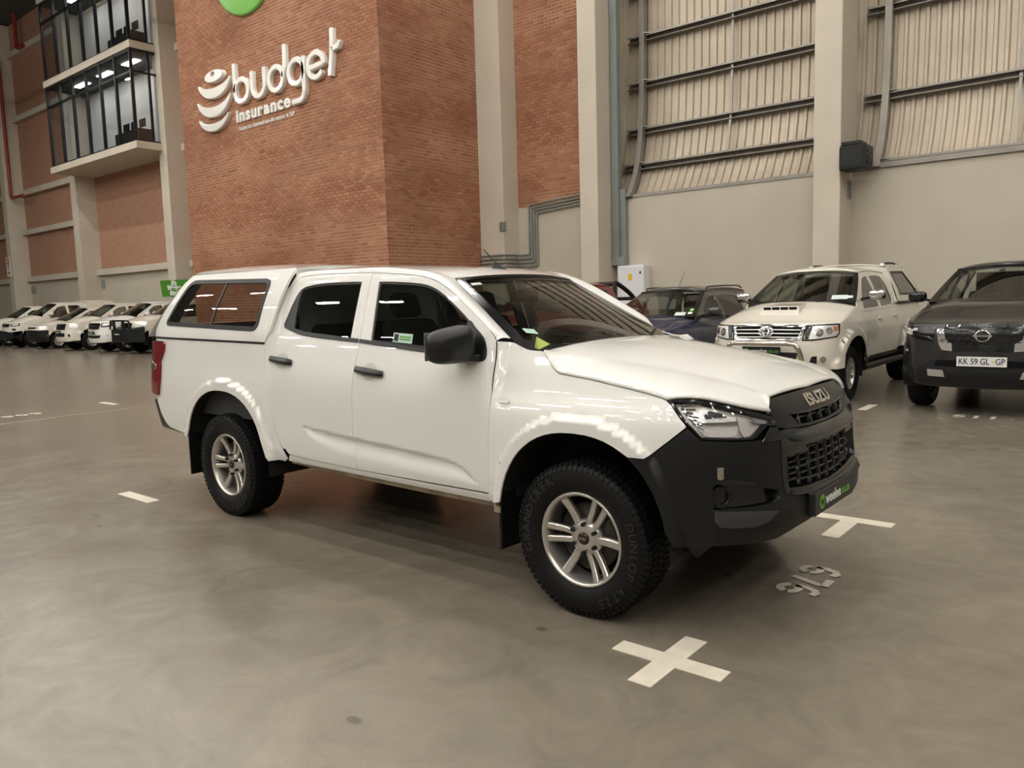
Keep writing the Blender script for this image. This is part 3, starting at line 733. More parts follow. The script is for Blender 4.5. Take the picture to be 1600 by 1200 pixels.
SHUT = [(.443, 1.062), (.356, 1.081), (.259, 1.097), (.159, 1.111), (.021, 1.131), (-.122, 1.147), (-.172, 1.154), (-.212, 1.176), (-.258, 1.214), (-.300, 1.254)]
CANW = round_poly([(-3.812, 1.738), (-2.685, 1.709), (-2.700, 1.348), (-4.035, 1.391)], .075)
for sd in (-1, 1):
    sp = lambda *a, **k: skin_panel(*a, side=sd, **k)
    # doors with their glass
    d = sp(DSKIN, 'front_door', inset(XZ(fdoor), .003), M['white_car'], car, holes=[XZ(spl_c(WINF))], step=.015)
    sp(DSKIN, 'window_glass', XZ(spl_c(WINF)), M['car_glass'], d, step=.06, lip=0, d=-.012)
    e = sp(DSKIN, 'rear_door', inset(XZ(rdoor), .003), M['white_car'], car, holes=[XZ(spl_c(WINR))], step=.015)
    sp(DSKIN, 'window_glass', XZ(spl_c(WINR)), M['car_glass'], e, step=.06, lip=0, d=-.012)
    sp(DSKIN, 'quarter_trim', XZ(QUART), M['trim_grey'], e, step=.05, lip=.01, d=-.003)
    sp(DSKIN, 'belt_moulding', XZ([(-2.462, 1.376), (-2.396, 1.357), (-2.242, 1.325), (-2.01, 1.306), (-1.66, 1.285), (-1.66, 1.308), (-1.868, 1.322), (-2.208, 1.346), (-2.40, 1.380)]), M['trim_grey'], e, step=.05, lip=.012, d=.006)
    sp(DSKIN, 'belt_moulding', XZ([(-1.648, 1.285), (-1.193, 1.249), (-.72, 1.216), (-.72, 1.236), (-1.072, 1.261), (-1.648, 1.307)]), M['trim_grey'], d, step=.05, lip=.012, d=.006)
    sp(DSKIN, 'mirror_base', XZ(spl([(-.78, 1.412), (-.70, 1.36), (-.655, 1.33), (-.622, 1.292), (-.606, 1.245), (-.62, 1.208), (-.70, 1.203), (-.78, 1.222)], 3, True)), M['mirror_black'], d, step=.04, lip=.012, d=.008)
    # black seal line inside the frame, round the glass
    for nm, par, win in (('window_seal', d, WINF), ('window_seal', e, WINR)):
        w_ = XZ(spl_c(win)); sp(DSKIN, nm, w_, M['black'], par, holes=[inset(w_, .016)], step=.05, lip=0, d=-.009)
    # handles
    for par, (xa, xb, za, zb) in ((e, (-2.540, -2.285, 1.170, 1.150)), (d, (-1.640, -1.375, 1.132, 1.110))):
        def hp(u, v, xa=xa, xb=xb, za=za, zb=zb):
            a = 2*math.pi*v; bulge = math.sin(math.pi*min(1, max(0, u)))**.35
            x = xa+(xb-xa)*u; z = za+(zb-za)*u+.020*math.sin(a)*(.85+.15*bulge)
            return DSKIN.pt(qx(x)*(1 if sd < 0 else -1), z, .012+.022*math.cos(a)*bulge+.010*bulge)
        fgrid('handle', hp, 14, 10, M['mirror_black'], par, flip=(sd > 0))
        xm, zm = (xa+xb)/2, (za+zb)/2
        cup = [(xm+.070*math.cos(t), zm-.004+.052*math.sin(t)) for t in [2*math.pi*k/20 for k in range(20)]]
        sp(DSKIN, 'handle_recess', XZ(cup), pmat('recess', (.60, .59, .56), .4, coat=.5) if 'recess' not in M else M['recess'], par, step=.03, lip=0, d=.0015)
    # bed side
    bed = [(-4.22, 1.300), (-3.475, 1.292), (-2.60, 1.268), (-2.602, 1.168), (-2.581, 1.05), (-2.55, .92), (-2.513, .756), (-2.476, .634), (-2.455, .576), (-2.41, .492), (-2.44, .475), (-2.53, .478), (-2.56, .50)]
    bed += [(a, b) for a, b in arch_curve(ARCHR, .545)[::-1]]+[(-3.62, .548), (-3.80, .567), (-3.948, .589), (-4.011, .625), (-4.07, .693), (-4.106, .769), (-4.136, .826), (-4.10, .836), (-4.06, .965), (-4.06, 1.055), (-4.07, 1.11), (-4.015, 1.193), (-4.01, 1.262), (-4.20, 1.268)]
    b_ = sp(DSKIN, 'bed_side', XZ(bed), M['white_car'], car, step=.025)
    # tail lamp wraps round the corner
    tl = [(-3.985, 1.258), (-3.99, 1.193), (-4.047, 1.11), (-4.035, 1.055), (-4.035, .965), (-4.067, .84)]
    tlq = XZ(tl)+[(qx(-4.12)-.06, .85), (qx(-4.165)-.06, .90), (qx(-4.165)-.10, .97), (qx(-4.165)-.13, 1.05), (qx(-4.165)-.13, 1.26)]
    t_ = sp(DSKIN, 'tail_lamp', tlq, M['lamp_red'], car, step=.03, lip=.03, d=.022)
    sp(DSKIN, 'reverse_lens', [(qx(-4.10), 1.08), (qx(-4.10), 1.045), (qx(-4.165)-.12, 1.03), (qx(-4.165)-.12, 1.10), (qx(-4.165)-.02, 1.105)], M['chrome'], t_, step=.03, lip=.01, d=.027)
    # front wing
    fen = [(-.592, .470)]+[(a, b) for a, b in arch_curve(ARCHF, .462, 30, 0, .815)]+[(.291, .810), (.371, .811)]
    fq = XZ(fen)+[(-1.012, .956), (-1.094, 1.041), (-1.124, 1.060)]+[(a, b) for a, b in XZ(spl(SHUT))]+XZ(spl([(-.308, 1.258), (-.389, 1.262), (-.451, 1.279), (-.507, 1.298), (-.577, 1.306)]))+XZ([(-.572, 1.288), (-.568, 1.25), (-.565, 1.217), (-.562, 1.114), (-.553, 1.0), (-.555, .9), (-.560, .80), (-.566, .69), (-.572, .56), (-.592, .51)])
    w_ = sp(DSKIN, 'front_wing', inset(fq, .0025), M['white_car'], car, step=.022)
    sp(DSKIN, 'side_indicator', XZ([(-.498, 1.024), (-.446, 1.024), (-.432, 1.012), (-.436, .998), (-.49, 1.000), (-.502, 1.010)]), M['lamp_grey'], w_, step=.03, lip=.01, d=.010)
    # sill
    sp(DSKIN, 'sill', XZ([(-.60, .503), (-.60, .465), (-2.40, .482), (-2.37, .524), (-1.96, .512), (-1.66, .506), (-1.0, .502)]), M['white_car'], car, step=.04, lip=.02, d=-.004)
    sp(DSKIN, 'sill_flange', XZ([(-.48, .468), (-.48, .436), (-1.1, .434), (-1.7, .440), (-2.40, .462), (-2.38, .492)]), M['sill_dirt'], car, step=.04, lip=.03, d=-.018)
    # head lamp: dark bowl, chrome housing, clear lens
    hb = inset(HL, .002)
    h_ = sp(DSKIN, 'head_lamp', hb, M['gloss_black'], car, holes=[inset(HL, .011)], step=.03, lip=.05)
    sp(DSKIN, 'lens', inset(HL, .009), M['lens'], h_, step=.03, lip=0, d=-.002)
    sp(DSKIN, 'housing', inset(HL, .004), M['lamp_grey'], h_, step=.03, lip=0, d=-.034)
    refl = [(-.99, 1.005), (-.93, 1.030), (-.86, 1.015), (-.80, .985), (-.745, .985), (-.742, .93), (-.765, .905), (-.80, .902), (-.93, .910), (-.975, .955)]
    sp(DSKIN, 'reflector_bowl', refl, M['reflector'], h_, step=.02, lip=.0, d=-.029)
    sp(DSKIN, 'divider', [(-.955, .962), (-.955, .970), (-.745, .968), (-.745, .956)], M['chrome'], h_, step=.03, lip=.012, d=-.018)
    sp(DSKIN, 'bulb_shade', [(-.93, 1.000), (-.90, 1.018), (-.83, 1.004), (-.80, .988), (-.84, .990), (-.92, .985)], M['grille_grey'], h_, step=.02, lip=.008, d=-.022)
    sp(DSKIN, 'lamp_insert', [(-.735, .985), (-.69, .975), (-.675, .905), (-.72, .898), (-.738, .93)], M['lamp_grey'], h_, step=.02, lip=.012, d=-.018)
    sp(DSKIN, 'indicator_bulb', [(-.645, .975), (-.60, .965), (-.535, .952), (-.535, .938), (-.60, .945), (-.645, .955)], M['chrome'], h_, step=.02, lip=.012, d=-.022)
    sp(DSKIN, 'reflector_fin', [(-1.06, 1.045), (-.95, 1.05), (-.95, 1.043), (-1.05, 1.036)], M['chrome'], h_, step=.02, lip=.02, d=-.02)
    for k in range(6): sp(DSKIN, 'reflector_fin', [(-1.055+k*.012, 1.028-k*.011), (-.975+k*.008, 1.026-k*.017), (-.975+k*.008, 1.022-k*.017), (-1.05+k*.012, 1.022-k*.011)], M['chrome'], h_, step=.02, lip=.012, d=-.024)
    # canopy side
    can = [(-4.25, 1.300), (-2.598, 1.274), (-2.545, 1.362), (-2.53, 1.47), (-2.515, 1.578), (-2.50, 1.66), (-2.485, 1.75), (-2.485, 1.772), (-3.84, 1.785), (-3.88, 1.77), (-3.94, 1.70), (-4.03, 1.58), (-4.16, 1.44), (-4.24, 1.35)]
    c_ = sp(CSKIN, 'canopy_side', XZ(can), M['white_car'], car, holes=[XZ(CANW)], step=.03, lip=.02)
    cw = XZ(CANW)
    sp(CSKIN, 'window_frame', cw, M['black'], c_, holes=[inset(cw, .030)], step=.03, lip=.014, d=.006)
    sp(CSKIN, 'window_glass', inset(cw, .02), M['canopy_glass'], c_, step=.06, lip=0, d=-.006)
    sp(CSKIN, 'window_divider', XZ([(-3.285, 1.725), (-3.265, 1.725), (-3.33, 1.375), (-3.35, 1.375)]), M['trim_grey'], c_, step=.05, lip=.01, d=-.002)
    sp(CSKIN, 'canopy_seal', XZ([(-4.24, 1.303), (-2.60, 1.277), (-2.60, 1.262), (-4.24, 1.288)]), M['black'], car, step=.06, lip=.02, d=.001)
    # inner door cards keep the shut lines dark
    sp(DSKIN, 'door_card', XZ([(-.55, .52), (-.56, 1.22), (-.8, 1.22), (-2.3, 1.29), (-2.50, 1.30), (-2.45, .8), (-2.3, .52)]), M['interior'], d, step=.1, lip=0, d=-.045)
# cab side frame: strip between the door edge and screen / roof edge
ROOF_E = [(-.577, .735, 1.306), (-.62, .735, 1.306)]
def screen_edge(v): # v 0 bottom .. 1 top, right side
    return (-.505+(-1.085+.505)*v, -(.738+(.560-.738)*v), 1.298+(1.645-1.298)*v)
WS_C = lambda v: (-.235+(-1.045+.235)*v-.012*math.sin(math.pi*v)*0, 0.0, 1.195+(1.672-1.195)*v+.03*math.sin(math.pi*v))
def roof_edge(x):
    return (x, -lin([(-2.60, .60), (-2.4, .605), (-2.0, .605), (-1.5, .60), (-1.25, .585), (-1.085, .560)], x)[0], lin([(-2.60, 1.742), (-2.4, 1.748), (-2.0, 1.747), (-1.6, 1.738), (-1.3, 1.706), (-1.2, 1.686), (-1.085, 1.645)], x)[0])
_outer = spl([(-.577, 1.306)]+DOORF[10:])+spl(DOORR)[1:33]
def frame_strip(sd):
    rows = []
    for (x, z) in _outer:
        o = DSKIN.pt(qx(x), z); 
        if z < 1.642 and x > -1.12: i = screen_edge(min(1, max(0, (z-1.288)/(1.640-1.288))))
        else: i = roof_edge(max(-2.56, x if x > -2.42 else -2.42+(x+2.42)*1.3))
        if x < -2.45 and z < 1.64:
            i = (x-.05-.02*(1.64-z), -(abs(o[1])-.004), z)
            if z < 1.3: break
        rows.append((Vector(o), Vector(i)))
    n = 7; V = []; 
    for a, b in rows:
        for k in range(n+1):
            t = k/n; p = a.lerp(b, t); bul = .022*math.sin(math.pi*t)*min(1, (a-b).length/.12); q = p+Vector((0.15, -.75, .64)).normalized()*bul
            V.append((q.x, q.y*(1 if sd < 0 else -1), q.z))
    F = [(i*(n+1)+k, (i+1)*(n+1)+k, (i+1)*(n+1)+k+1, i*(n+1)+k+1) for i in range(len(rows)-1) for k in range(n)]
    if sd < 0: F = [f[::-1] for f in F]
    return mobj('cab_frame', mesh_data('cab_frame', V, F, M['white_car'], True), car)
frame_strip(-1); frame_strip(1)
# cab rear pillar strip beside the canopy
for sd in (-1, 1):
    edge = spl([(-2.435, 1.702), (-2.49, 1.648), (-2.523, 1.543), (-2.546, 1.428), (-2.57, 1.32), (-2.583, 1.243), (-2.579, 1.168), (-2.562, 1.072), (-2.537, .957), (-2.508, .835), (-2.467, .707), (-2.436, .625), (-2.404, .566)])
    skin_panel(DSKIN, 'cab_rear_pillar', XZ(edge+[(x-.022-.004, z) for x, z in edge[::-1]]), M['white_car'], car, step=.03, lip=.03, d=-.003, side=sd)
# roof skin
def roof_pt(u, v):
    x = -1.085+(-2.60+1.085)*u; t = 2*v-1; fx = x+.055*(1-t*t)*(1-u)**3
    e = roof_edge(x); zc = lin([(-2.62, 1.782), (-2.3, 1.783), (-2.1, 1.779), (-1.69, 1.756), (-1.37, 1.730), (-1.2, 1.706), (-1.085, 1.672)], x)[0]
    w = -e[1]; s = abs(t)
    return (fx, t*w, e[2]+(zc-e[2])*(1-s**2.4))
fgrid('roof', roof_pt, 30, 20, M['white_car'], car)
fgrid('roof_lining', lambda u, v: (roof_pt(u, v)[0]-.02, roof_pt(u, v)[1]*.99, roof_pt(u, v)[2]-.035), 10, 8, M['interior'], car, flip=True)
# windscreen
def ws_pt(u, v, d=0.0):
    t = 2*u-1; e = screen_edge(v); c = WS_C(v); s = t*t
    return (c[0]+(e[0]-c[0])*s+d*.5, -e[1]*t, c[2]+(e[2]-c[2])*s+d*.86)
ws = fgrid('windscreen', lambda u, v: ws_pt(u, v*1.12-.10), 24, 16, M['screen_glass'], car)
def ws_band(n, u0, u1, v0, v1, par):
    fgrid(n, lambda u, v: ws_pt(u0+(u1-u0)*u, v0+(v1-v0)*v, .003), 20, 8, M['gloss_black'], par)
ws_band('black_edge', 0, 1, .955, 1.0, ws); ws_band('black_edge', 0, .045, -.1, .96, ws); ws_band('black_edge', .955, 1, -.1, .96, ws); ws_band('black_edge', .0, 1, -.12, .06, ws)
# sticker on the screen
fgrid('screen_sticker', lambda u, v: ws_pt(.075+.045*u, .16+.06*v, .004), 4, 2, M['glass_print'], ws)
fgrid('screen_sticker', lambda u, v: ws_pt(.055+.06*u, .86+.035*v, .004), 4, 2, pmat('pale sticker', (.55, .62, .60), .6), ws)
# bonnet: flat centre, crease, bevel down to the shut line
CRE = [(-.36, 1.248), (-.316, 1.243), (-.111, 1.213), (.102, 1.182), (.322, 1.150), (.499, 1.112), (.612, 1.083), (.668, 1.062), (.73, 1.043)]
CEN = [(-.37, 1.277), (-.33, 1.272), (-.05, 1.250), (.15, 1.221), (.34, 1.185), (.49, 1.150), (.60, 1.113), (.70, 1.074), (.745, 1.05)]
crw = lambda x: .66+(x+.33)*(.44-.66)/(1.03)
_side = [DSKIN.pt(q, z) for q, z in XZ(spl(SHUT[::-1], 5))]+[DSKIN.pt(q, z) for q, z in spl([(-1.118, 1.062), (-1.061, 1.069), (-.957, 1.068), (-.83, 1.048), (-.663, 1.013), (-.535, .990), (-.53, .985)], 5)]
_side = [(a, -b, c) for a, b, c in _side]    # x, w, z from the rear corner forward to the grille
def bonnet_pt(u, v):
    """u 0 rear .. 1 front; v 0 outer edge .. .35 crease .. 1 centre"""
    k = u*(len(_side)-1); i = min(int(k), len(_side)-2); f = k-i
    s = [p+(q-p)*f for p, q in zip(_side[i], _side[i+1])]
    xc = -.333+(.728+.333)*u; wc = crw(xc); zc = tab(CRE, xc)
    if v <= .35:
        t = v/.35; x = s[0]+(xc-s[0])*t; w = s[1]+(wc-s[1])*t; h = .30*t+.70*(1-(1-t)**2)
        return (x, w, s[2]+(zc-s[2])*h)
    t = (v-.35)/.65; x = xc+(-.333+(.748+.333)*u-xc)*t; w = wc*(1-t); zm = tab(CEN, x)
    return (x, w, zc+(zm-zc)*(1-(1-t)**2.2))
def bonnet():
    nu, nv = 60, 26; V = []; F = []; vs = [(.35*k/10) for k in range(11)]+[.35+.65*k/15 for k in range(1, 16)]; nv = len(vs)-1
    full = []
    for i in range(nu+1):
        row = [bonnet_pt(i/nu, v) for v in vs]
        r = [(x, -w, z) for x, w, z in row]+[(x, w, z) for x, w, z in row[-2::-1]]
        full.append(r)
    m = len(full[0]); V = [p for r in full for p in r]
    F = [(i*m+k, (i+1)*m+k, (i+1)*m+k+1, i*m+k+1) for i in range(nu) for k in range(m-1)]
    me = mesh_data('bonnet', V, [f[::-1] for f in F], M['white_car'], True)
    # keep the two pressed creases crisp
    ed = {}
    for k, e in enumerate(me.edges): ed[tuple(sorted(e.vertices))] = k
    o = mobj('bonnet', me, car); md = o.modifiers.new('thick', 'SOLIDIFY'); md.thickness = .012; md.offset = -1
    return o
bonnet()
# cowl and wipers
MB().hull8([(-.50, -.70, 1.13), (-.30, -.70, 1.16), (-.30, .70, 1.16), (-.50, .70, 1.13)], [(-.50, -.70, 1.20), (-.30, -.70, 1.225), (-.30, .70, 1.225), (-.50, .70, 1.20)]).obj('cowl', M['black'], car)
for y0, y1 in ((-.52, .12), (.02, .60)):
    MB().tube([ws_pt(.5+y0/1.5, .02, .02), ws_pt(.5+(y0+y1)/3.0, .06, .03), ws_pt(.5+y1/1.5, .05, .025)], .009, 6).obj('wiper', M['black'], car)
# ---------------- front end
bump = [(0, .478), (-.27, .480), (-.43, .464), (-.50, .450), (-.56, .436), (-.736, .442), (-.85, .440), (-.981, .432), (-1.066, .437), (-1.082, .465)]
ac = [(qx(a), b) for a, b in arch_curve(ARCHF, .815, 60, 0, .47) if a > .2 and b < .81][::-1]
bump += [(min(q, -1.075), b) for q, b in ac]+[(qx(.291), .806), (qx(.371), .808), (-1.010, .951), (-.951, .899), (-.80, .889), (-.67, .883), (-.53, .884), (-.50, .884), (-.515, .80), (-.505, .66), (-.485, .625), (-.30, .602), (0, .592)]
pocket = [(-.897, .604), (-.897, .70), (-.88, .712), (-.80, .704), (-.70, .686), (-.60, .668), (-.545, .655), (-.54, .618), (-.60, .606)]
bp = skin_panel(DSKIN, 'front_bumper', both(bump), M['satin_black'], car, holes=[pocket, [(-a, b) for a, b in pocket]], step=.03, lip=.045)
for sd in (-1, 1):
    sp = lambda *a, **k: skin_panel(*a, side=sd, **k)
    sp(DSKIN, 'lamp_pocket', inset(pocket, -.004), M['gloss_black'], bp, step=.04, lip=0, d=-.043)
    sp(DSKIN, 'grey_insert', [(-.893, .598), (-.767, .593), (-.611, .578), (-.575, .572), (-.62, .540), (-.66, .528), (-.71, .520), (-.813, .522), (-.87, .528), (-.893, .553)], M['grey_insert'], bp, step=.03, lip=.02, d=.007)
    sp(DSKIN, 'crease_trim', [(-.885, .722), (-.816, .732), (-.713, .713), (-.672, .698), (-.70, .695), (-.80, .705), (-.875, .712)], M['gloss_black'], bp, step=.02, lip=.01, d=.006)
    sp(DSKIN, 'marker_lens', [(-.878, .783), (-.850, .784), (-.850, .735), (-.866, .729), (-.878, .735)], M['lamp_dim'], bp, step=.02, lip=.01, d=.004)
    sp(DSKIN, 'corner_trim', [(-.640, .872), (-.560, .930), (-.507, .925), (-.505, .872)], M['gloss_black'], bp, step=.02, lip=.01, d=.006)
    q0, z0 = -.855, .655
    fg = sp(DSKIN, 'fog_lamp', [(q0+.046*math.cos(t), z0+.047*math.sin(t)) for t in [2*math.pi*k/28 for k in range(28)]], M['satin_black'], bp, holes=[[(q0+.030*math.cos(t), z0+.031*math.sin(t)) for t in [2*math.pi*k/24 for k in range(24)]]], step=.02, lip=.045, d=.002)
    sp(DSKIN, 'fog_lens', [(q0+.031*math.cos(t), z0+.032*math.sin(t)) for t in [2*math.pi*k/24 for k in range(24)]], M['gloss_black'], fg, step=.02, lip=0, d=-.018)
slot = [(0, .954), (-.10, .953), (-.25, .956), (-.352, .962), (-.335, .938), (-.308, .914), (-.20, .907), (0, .904)]
ug = [(0, 1.049), (-.21, 1.047), (-.40, 1.043), (-.470, 1.040), (-.488, 1.03), (-.528, .988), (-.497, .963), (-.507, .926), (-.437, .911), (-.333, .902), (-.148, .895), (0, .893)]
g1 = skin_panel(DSKIN, 'upper_grille', both(ug), M['grille_grey'], car, holes=[both(slot)], step=.02, lip=.03)
skin_panel(DSKIN, 'grille_back', both([(a*1.02, b+(.006 if b > .93 else -.006)) for a, b in slot]), M['dark'], g1, step=.05, lip=0, d=-.05)
for k, q in enumerate((-.27, -.135, 0, .135, .27)): skin_panel(DSKIN, 'grille_fin', [(q-.006+.012, .958), (q+.006+.012, .958), (q+.006, .904), (q-.006, .904)], M['gloss_bar'], g1, step=.03, lip=.03, d=-.012)
skin_panel(DSKIN, 'grille_slat', both([(0, .934), (-.30, .938), (-.30, .931), (0, .927)]), M['grille_grey'], g1, step=.04, lip=.02, d=-.025)
skin_panel(DSKIN, 'grille_shelf', both([(0, .963), (-.20, .962), (-.36, .972), (-.355, .965), (-.20, .955), (0, .955)]), M['gloss_bar'], g1, step=.02, lip=.01, d=.010)
bar = [(0, .888), (-.15, .889), (-.30, .894), (-.437, .908), (-.495, .905), (-.500, .886), (-.42, .862), (-.347, .842), (-.138, .824), (0, .820)]
def barpt(q, z, d=0.0):
    t = (z-.82)/(.888-.82); return DSKIN.pt(q, z, d+.030*max(0, 1-((t-.5)*2)**2)**.6*(1-smooth(.36, .50, abs(q))))
def barn(q, z, e=.003):
    a, b, c, d_ = barpt(q-e, z), barpt(q+e, z), barpt(q, z-e), barpt(q, z+e); n = (Vector(b)-Vector(a)).cross(Vector(d_)-Vector(c)); n.normalize(); return tuple(n)
mobj('grille_bar', panel_mesh('grille_bar', barpt, barn, both(bar), M['gloss_bar'], step=.012, lip=.03), car)
opening = [(0, .812), (-.15, .813), (-.287, .818), (-.268, .790), (-.478, .794), (-.483, .69), (-.465, .648), (-.30, .630), (0, .618)]
sur = [(0, .822), (-.138, .826), (-.347, .844), (-.42, .864), (-.499, .886), (-.514, .80), (-.504, .66), (-.484, .626), (-.30, .603), (0, .593)]
g2 = skin_panel(DSKIN, 'lower_grille', both(sur), M['gloss_black'], car, holes=[both(opening)], step=.025, lip=.03, d=.004)
skin_panel(DSKIN, 'grille_back', both([(a*1.01, b) for a, b in sur]), M['dark'], g2, step=.06, lip=0, d=-.055)
skin_panel(DSKIN, 'grille_lip', both([(0, .612), (-.30, .623), (-.44, .636), (-.47, .630), (-.44, .616), (-.30, .600), (0, .590)]), M['gloss_bar'], g2, step=.02, lip=.015, d=.014)
for k in range(9):
    q = -.44+k*.11; zt = .812 if abs(q) < .27 else .790; zb = .622+.04*(abs(q)/.46)**2
    n = 5; st = (zt-zb)/n; pts = []
    for j in range(n+1): pts.append((q+(.008 if j % 2 else -.008), zb+j*st))
    skin_panel(DSKIN, 'grille_bar', [(a-.004, b) for a, b in pts]+[(a+.004, b) for a, b in pts[::-1]], M['grille_grey'], g2, step=.03, lip=.025, d=-.014)
    if k < 8:
        for j in range(n):
            zz = zb+(j+.45)*st
            if q+.11 < -.26 and zz > .78: continue
            skin_panel(DSKIN, 'grille_slat', [(q+.022, zz), (q+.088, zz), (q+.088, zz+.006), (q+.022, zz+.006)], M['gloss_bar'], g2, step=.05, lip=.02, d=-.018)
# maker's name on the grille
em = text_data('ISUZU', .088, .006, .0032)
mobj('emblem', mesh_data('emblem', [DSKIN.pt(x*1.28, 1.003+y*.80, .006+z) for x, y, z in em[0]], em[1], M['chrome']), g1)
# number plate
PL = lambda a, b, d: (.905+d+ -.03*0, a, .547+b*.985)
pl = MB().box((.868, -.325, .495), (.903, .225, .603)).obj('number_plate', M['plate_black'], car, bevel=.006)
pf = lambda a, b, d: (.9035+d, -.05+a, .549+b)
text_obj('plate_print', 'weelee', lambda a, b, d: pf(a-.030, b, d), M['white_paint'], pl, .074, .0008, .0012, 1.0)
text_obj('plate_print', '.co.za', lambda a, b, d: pf(a+.145, b-.003, d), M['green_logo'], pl, .060, .0008, .0006, 1.0)
MB().lathe([(0, .001), (.034, .001), (.034, 0)], 28, 'x', (.9035, -.235, .549), False).obj('plate_logo', M['green_logo'], pl)
text_obj('plate_print', 'w', lambda a, b, d: (.905+d, -.235+a, .551+b), M['plate_black'], pl, .07, .0006, .001)
# ---------------- mirrors
def mirror(sd):
    # body: squarish bowl, rounded; forward face towards +x
    def f(u, v):
        a = 2*math.pi*v; ph = math.pi*(u-.5); e = .55
        ca, sa = math.cos(a), math.sin(a); c = math.cos(ph)**.5 if math.cos(ph) > 0 else 0
        X = .085*math.sin(ph); sq = lambda t, p: math.copysign(abs(t)**p, t)
        Y = .130*sq(ca, e)*c; Z_ = (.098 if sa > 0 else .092)*sq(sa, e)*c
        Z_ += -.02*(Y/.13)*(1 if sa > 0 else .0)
        return (-.735+X-.02*(Y/.13)-(.09 if sd > 0 else 0), (-(.975+Y-(.05 if sd > 0 else 0)))*(1 if sd < 0 else -1), 1.288+Z_+.0)
    m = fgrid('wing_mirror', f, 20, 36, M['mirror_black'], car, flip=(sd > 0))
    s = -1 if sd < 0 else 1
    MB().hull8([(-.72, s*.80, 1.195), (-.62, s*.80, 1.195), (-.66, s*.90, 1.205), (-.74, s*.90, 1.205)], [(-.72, s*.80, 1.235), (-.62, s*.80, 1.235), (-.66, s*.90, 1.242), (-.74, s*.90, 1.242)]).obj('mirror_arm', M['mirror_black'], m, bevel=.008)
    MB().box((-.823, s*.875, 1.215), (-.819, s*1.075, 1.36)).obj('mirror_glass', M['chrome'], m)
mirror(-1); mirror(1)
# aerial
ant = MB().hull8([(-1.28, -.03, 1.700), (-1.13, -.022, 1.685), (-1.13, .022, 1.685), (-1.28, .03, 1.700)], [(-1.27, -.008, 1.755), (-1.23, -.008, 1.742), (-1.23, .008, 1.742), (-1.27, .008, 1.755)]).obj('aerial', M['black'], car, bevel=.006)
MB().tube([(-1.235, 0, 1.735), (-1.36, 0, 1.845)], [.005, .003], 6).obj('aerial_rod', M['black'], ant)
# canopy roof and ends
def can_roof(u, v):
    x = -2.485+(-3.86+2.485)*u; t = 2*v-1; s = abs(t); w0 = .925+tab(D_CAN, 1.772)
    ze = 1.772+.013*u; zc = lin([(-3.9, 1.842), (-3.5, 1.845), (-3.0, 1.832), (-2.6, 1.806), (-2.45, 1.79)], x)[0]
    return (x, t*w0, ze+(zc-ze)*(1-s**3.2))
fgrid('canopy_front', lambda u, v: (lambda p: (p[0]-.002, p[1], p[2]+(1.25-p[2])*v))(can_roof(0, u)), 16, 6, M['white_car'], car, flip=False)
croof = fgrid('canopy_roof', can_roof, 20, 24, M['white_car'], car)
def can_rear(u, v):
    t = 2*u-1; z = 1.785+(1.30-1.785)*v; x = lin([(1.30, -4.27), (1.35, -4.24), (1.44, -4.16), (1.58, -4.03), (1.70, -3.94), (1.785, -3.86)], z)[0]; w = .925+tab(D_CAN, z); dz = (can_roof(1, u)[2]-1.785)*(1-v)
    return (x, t*w, z+dz)
cr = fgrid('canopy_rear', lambda u, v: can_rear(u, .14*v), 12, 3, M['white_car'], car, flip=True)
for u0, u1, v0, v1 in ((0, .12, .14, .84), (.88, 1, .14, .84), (0, 1, .84, 1)): fgrid('rear_frame', lambda u, v: can_rear(u0+(u1-u0)*u, v0+(v1-v0)*v), 8, 6, M['white_car'], cr, flip=True)
fgrid('rear_glass', lambda u, v: (lambda p: (p[0]-.006, p[1], p[2]))(can_rear(.12+.76*u, .12+.7*v)), 10, 8, M['canopy_glass'], cr, flip=True)
fgrid('canopy_lining', lambda u, v: (lambda p: (p[0]*.995-.01, p[1]*.97, p[2]-.02))(can_roof(u, v)), 8, 12, M['interior'], car, flip=True)
MB().box((-2.60, -.66, 1.27), (-2.56, .66, 1.76)).obj('cab_back', M['interior'], car)
# tailgate, rear bumper, load floor, bulkhead
MB().grid(lambda u, v: DSKIN.pt(-DPLAN.L+.62+(-2*.62)*0+1.24*u-0.0 if False else (-(DPLAN.L-.68*(1-2*u)) if u < .5 else (DPLAN.L-.68*(2*u-1))), .62+.66*v), 20, 8).obj('tailgate', M['white_car'], car)
rb = MB()
for sd in (-1, 1):
    rb.hull8([(-4.10, sd*.60, .46), (-4.00, sd*.895, .595), (-4.16, sd*.86, .56), (-4.40, sd*.60, .46)], [(-4.10, sd*.60, .66), (-4.12, sd*.90, .80), (-4.25, sd*.87, .80), (-4.44, sd*.60, .68)])
rb.hull8([(-4.2, -.62, .46), (-4.2, .62, .46), (-4.43, .62, .46), (-4.43, -.62, .46)], [(-4.2, -.62, .66), (-4.2, .62, .66), (-4.44, .62, .68), (-4.44, -.62, .68)])
rb.obj('rear_bumper', M['trim_grey'], car, bevel=.02)
MB().box((-4.28, -.80, .72), (-2.60, .80, .75)).obj('load_floor', M['interior'], car)
for sd in (-1, 1): MB().box((-4.25, sd*.80, .72), (-2.62, sd*.83, 1.27)).obj('bed_wall', M['interior'], car)
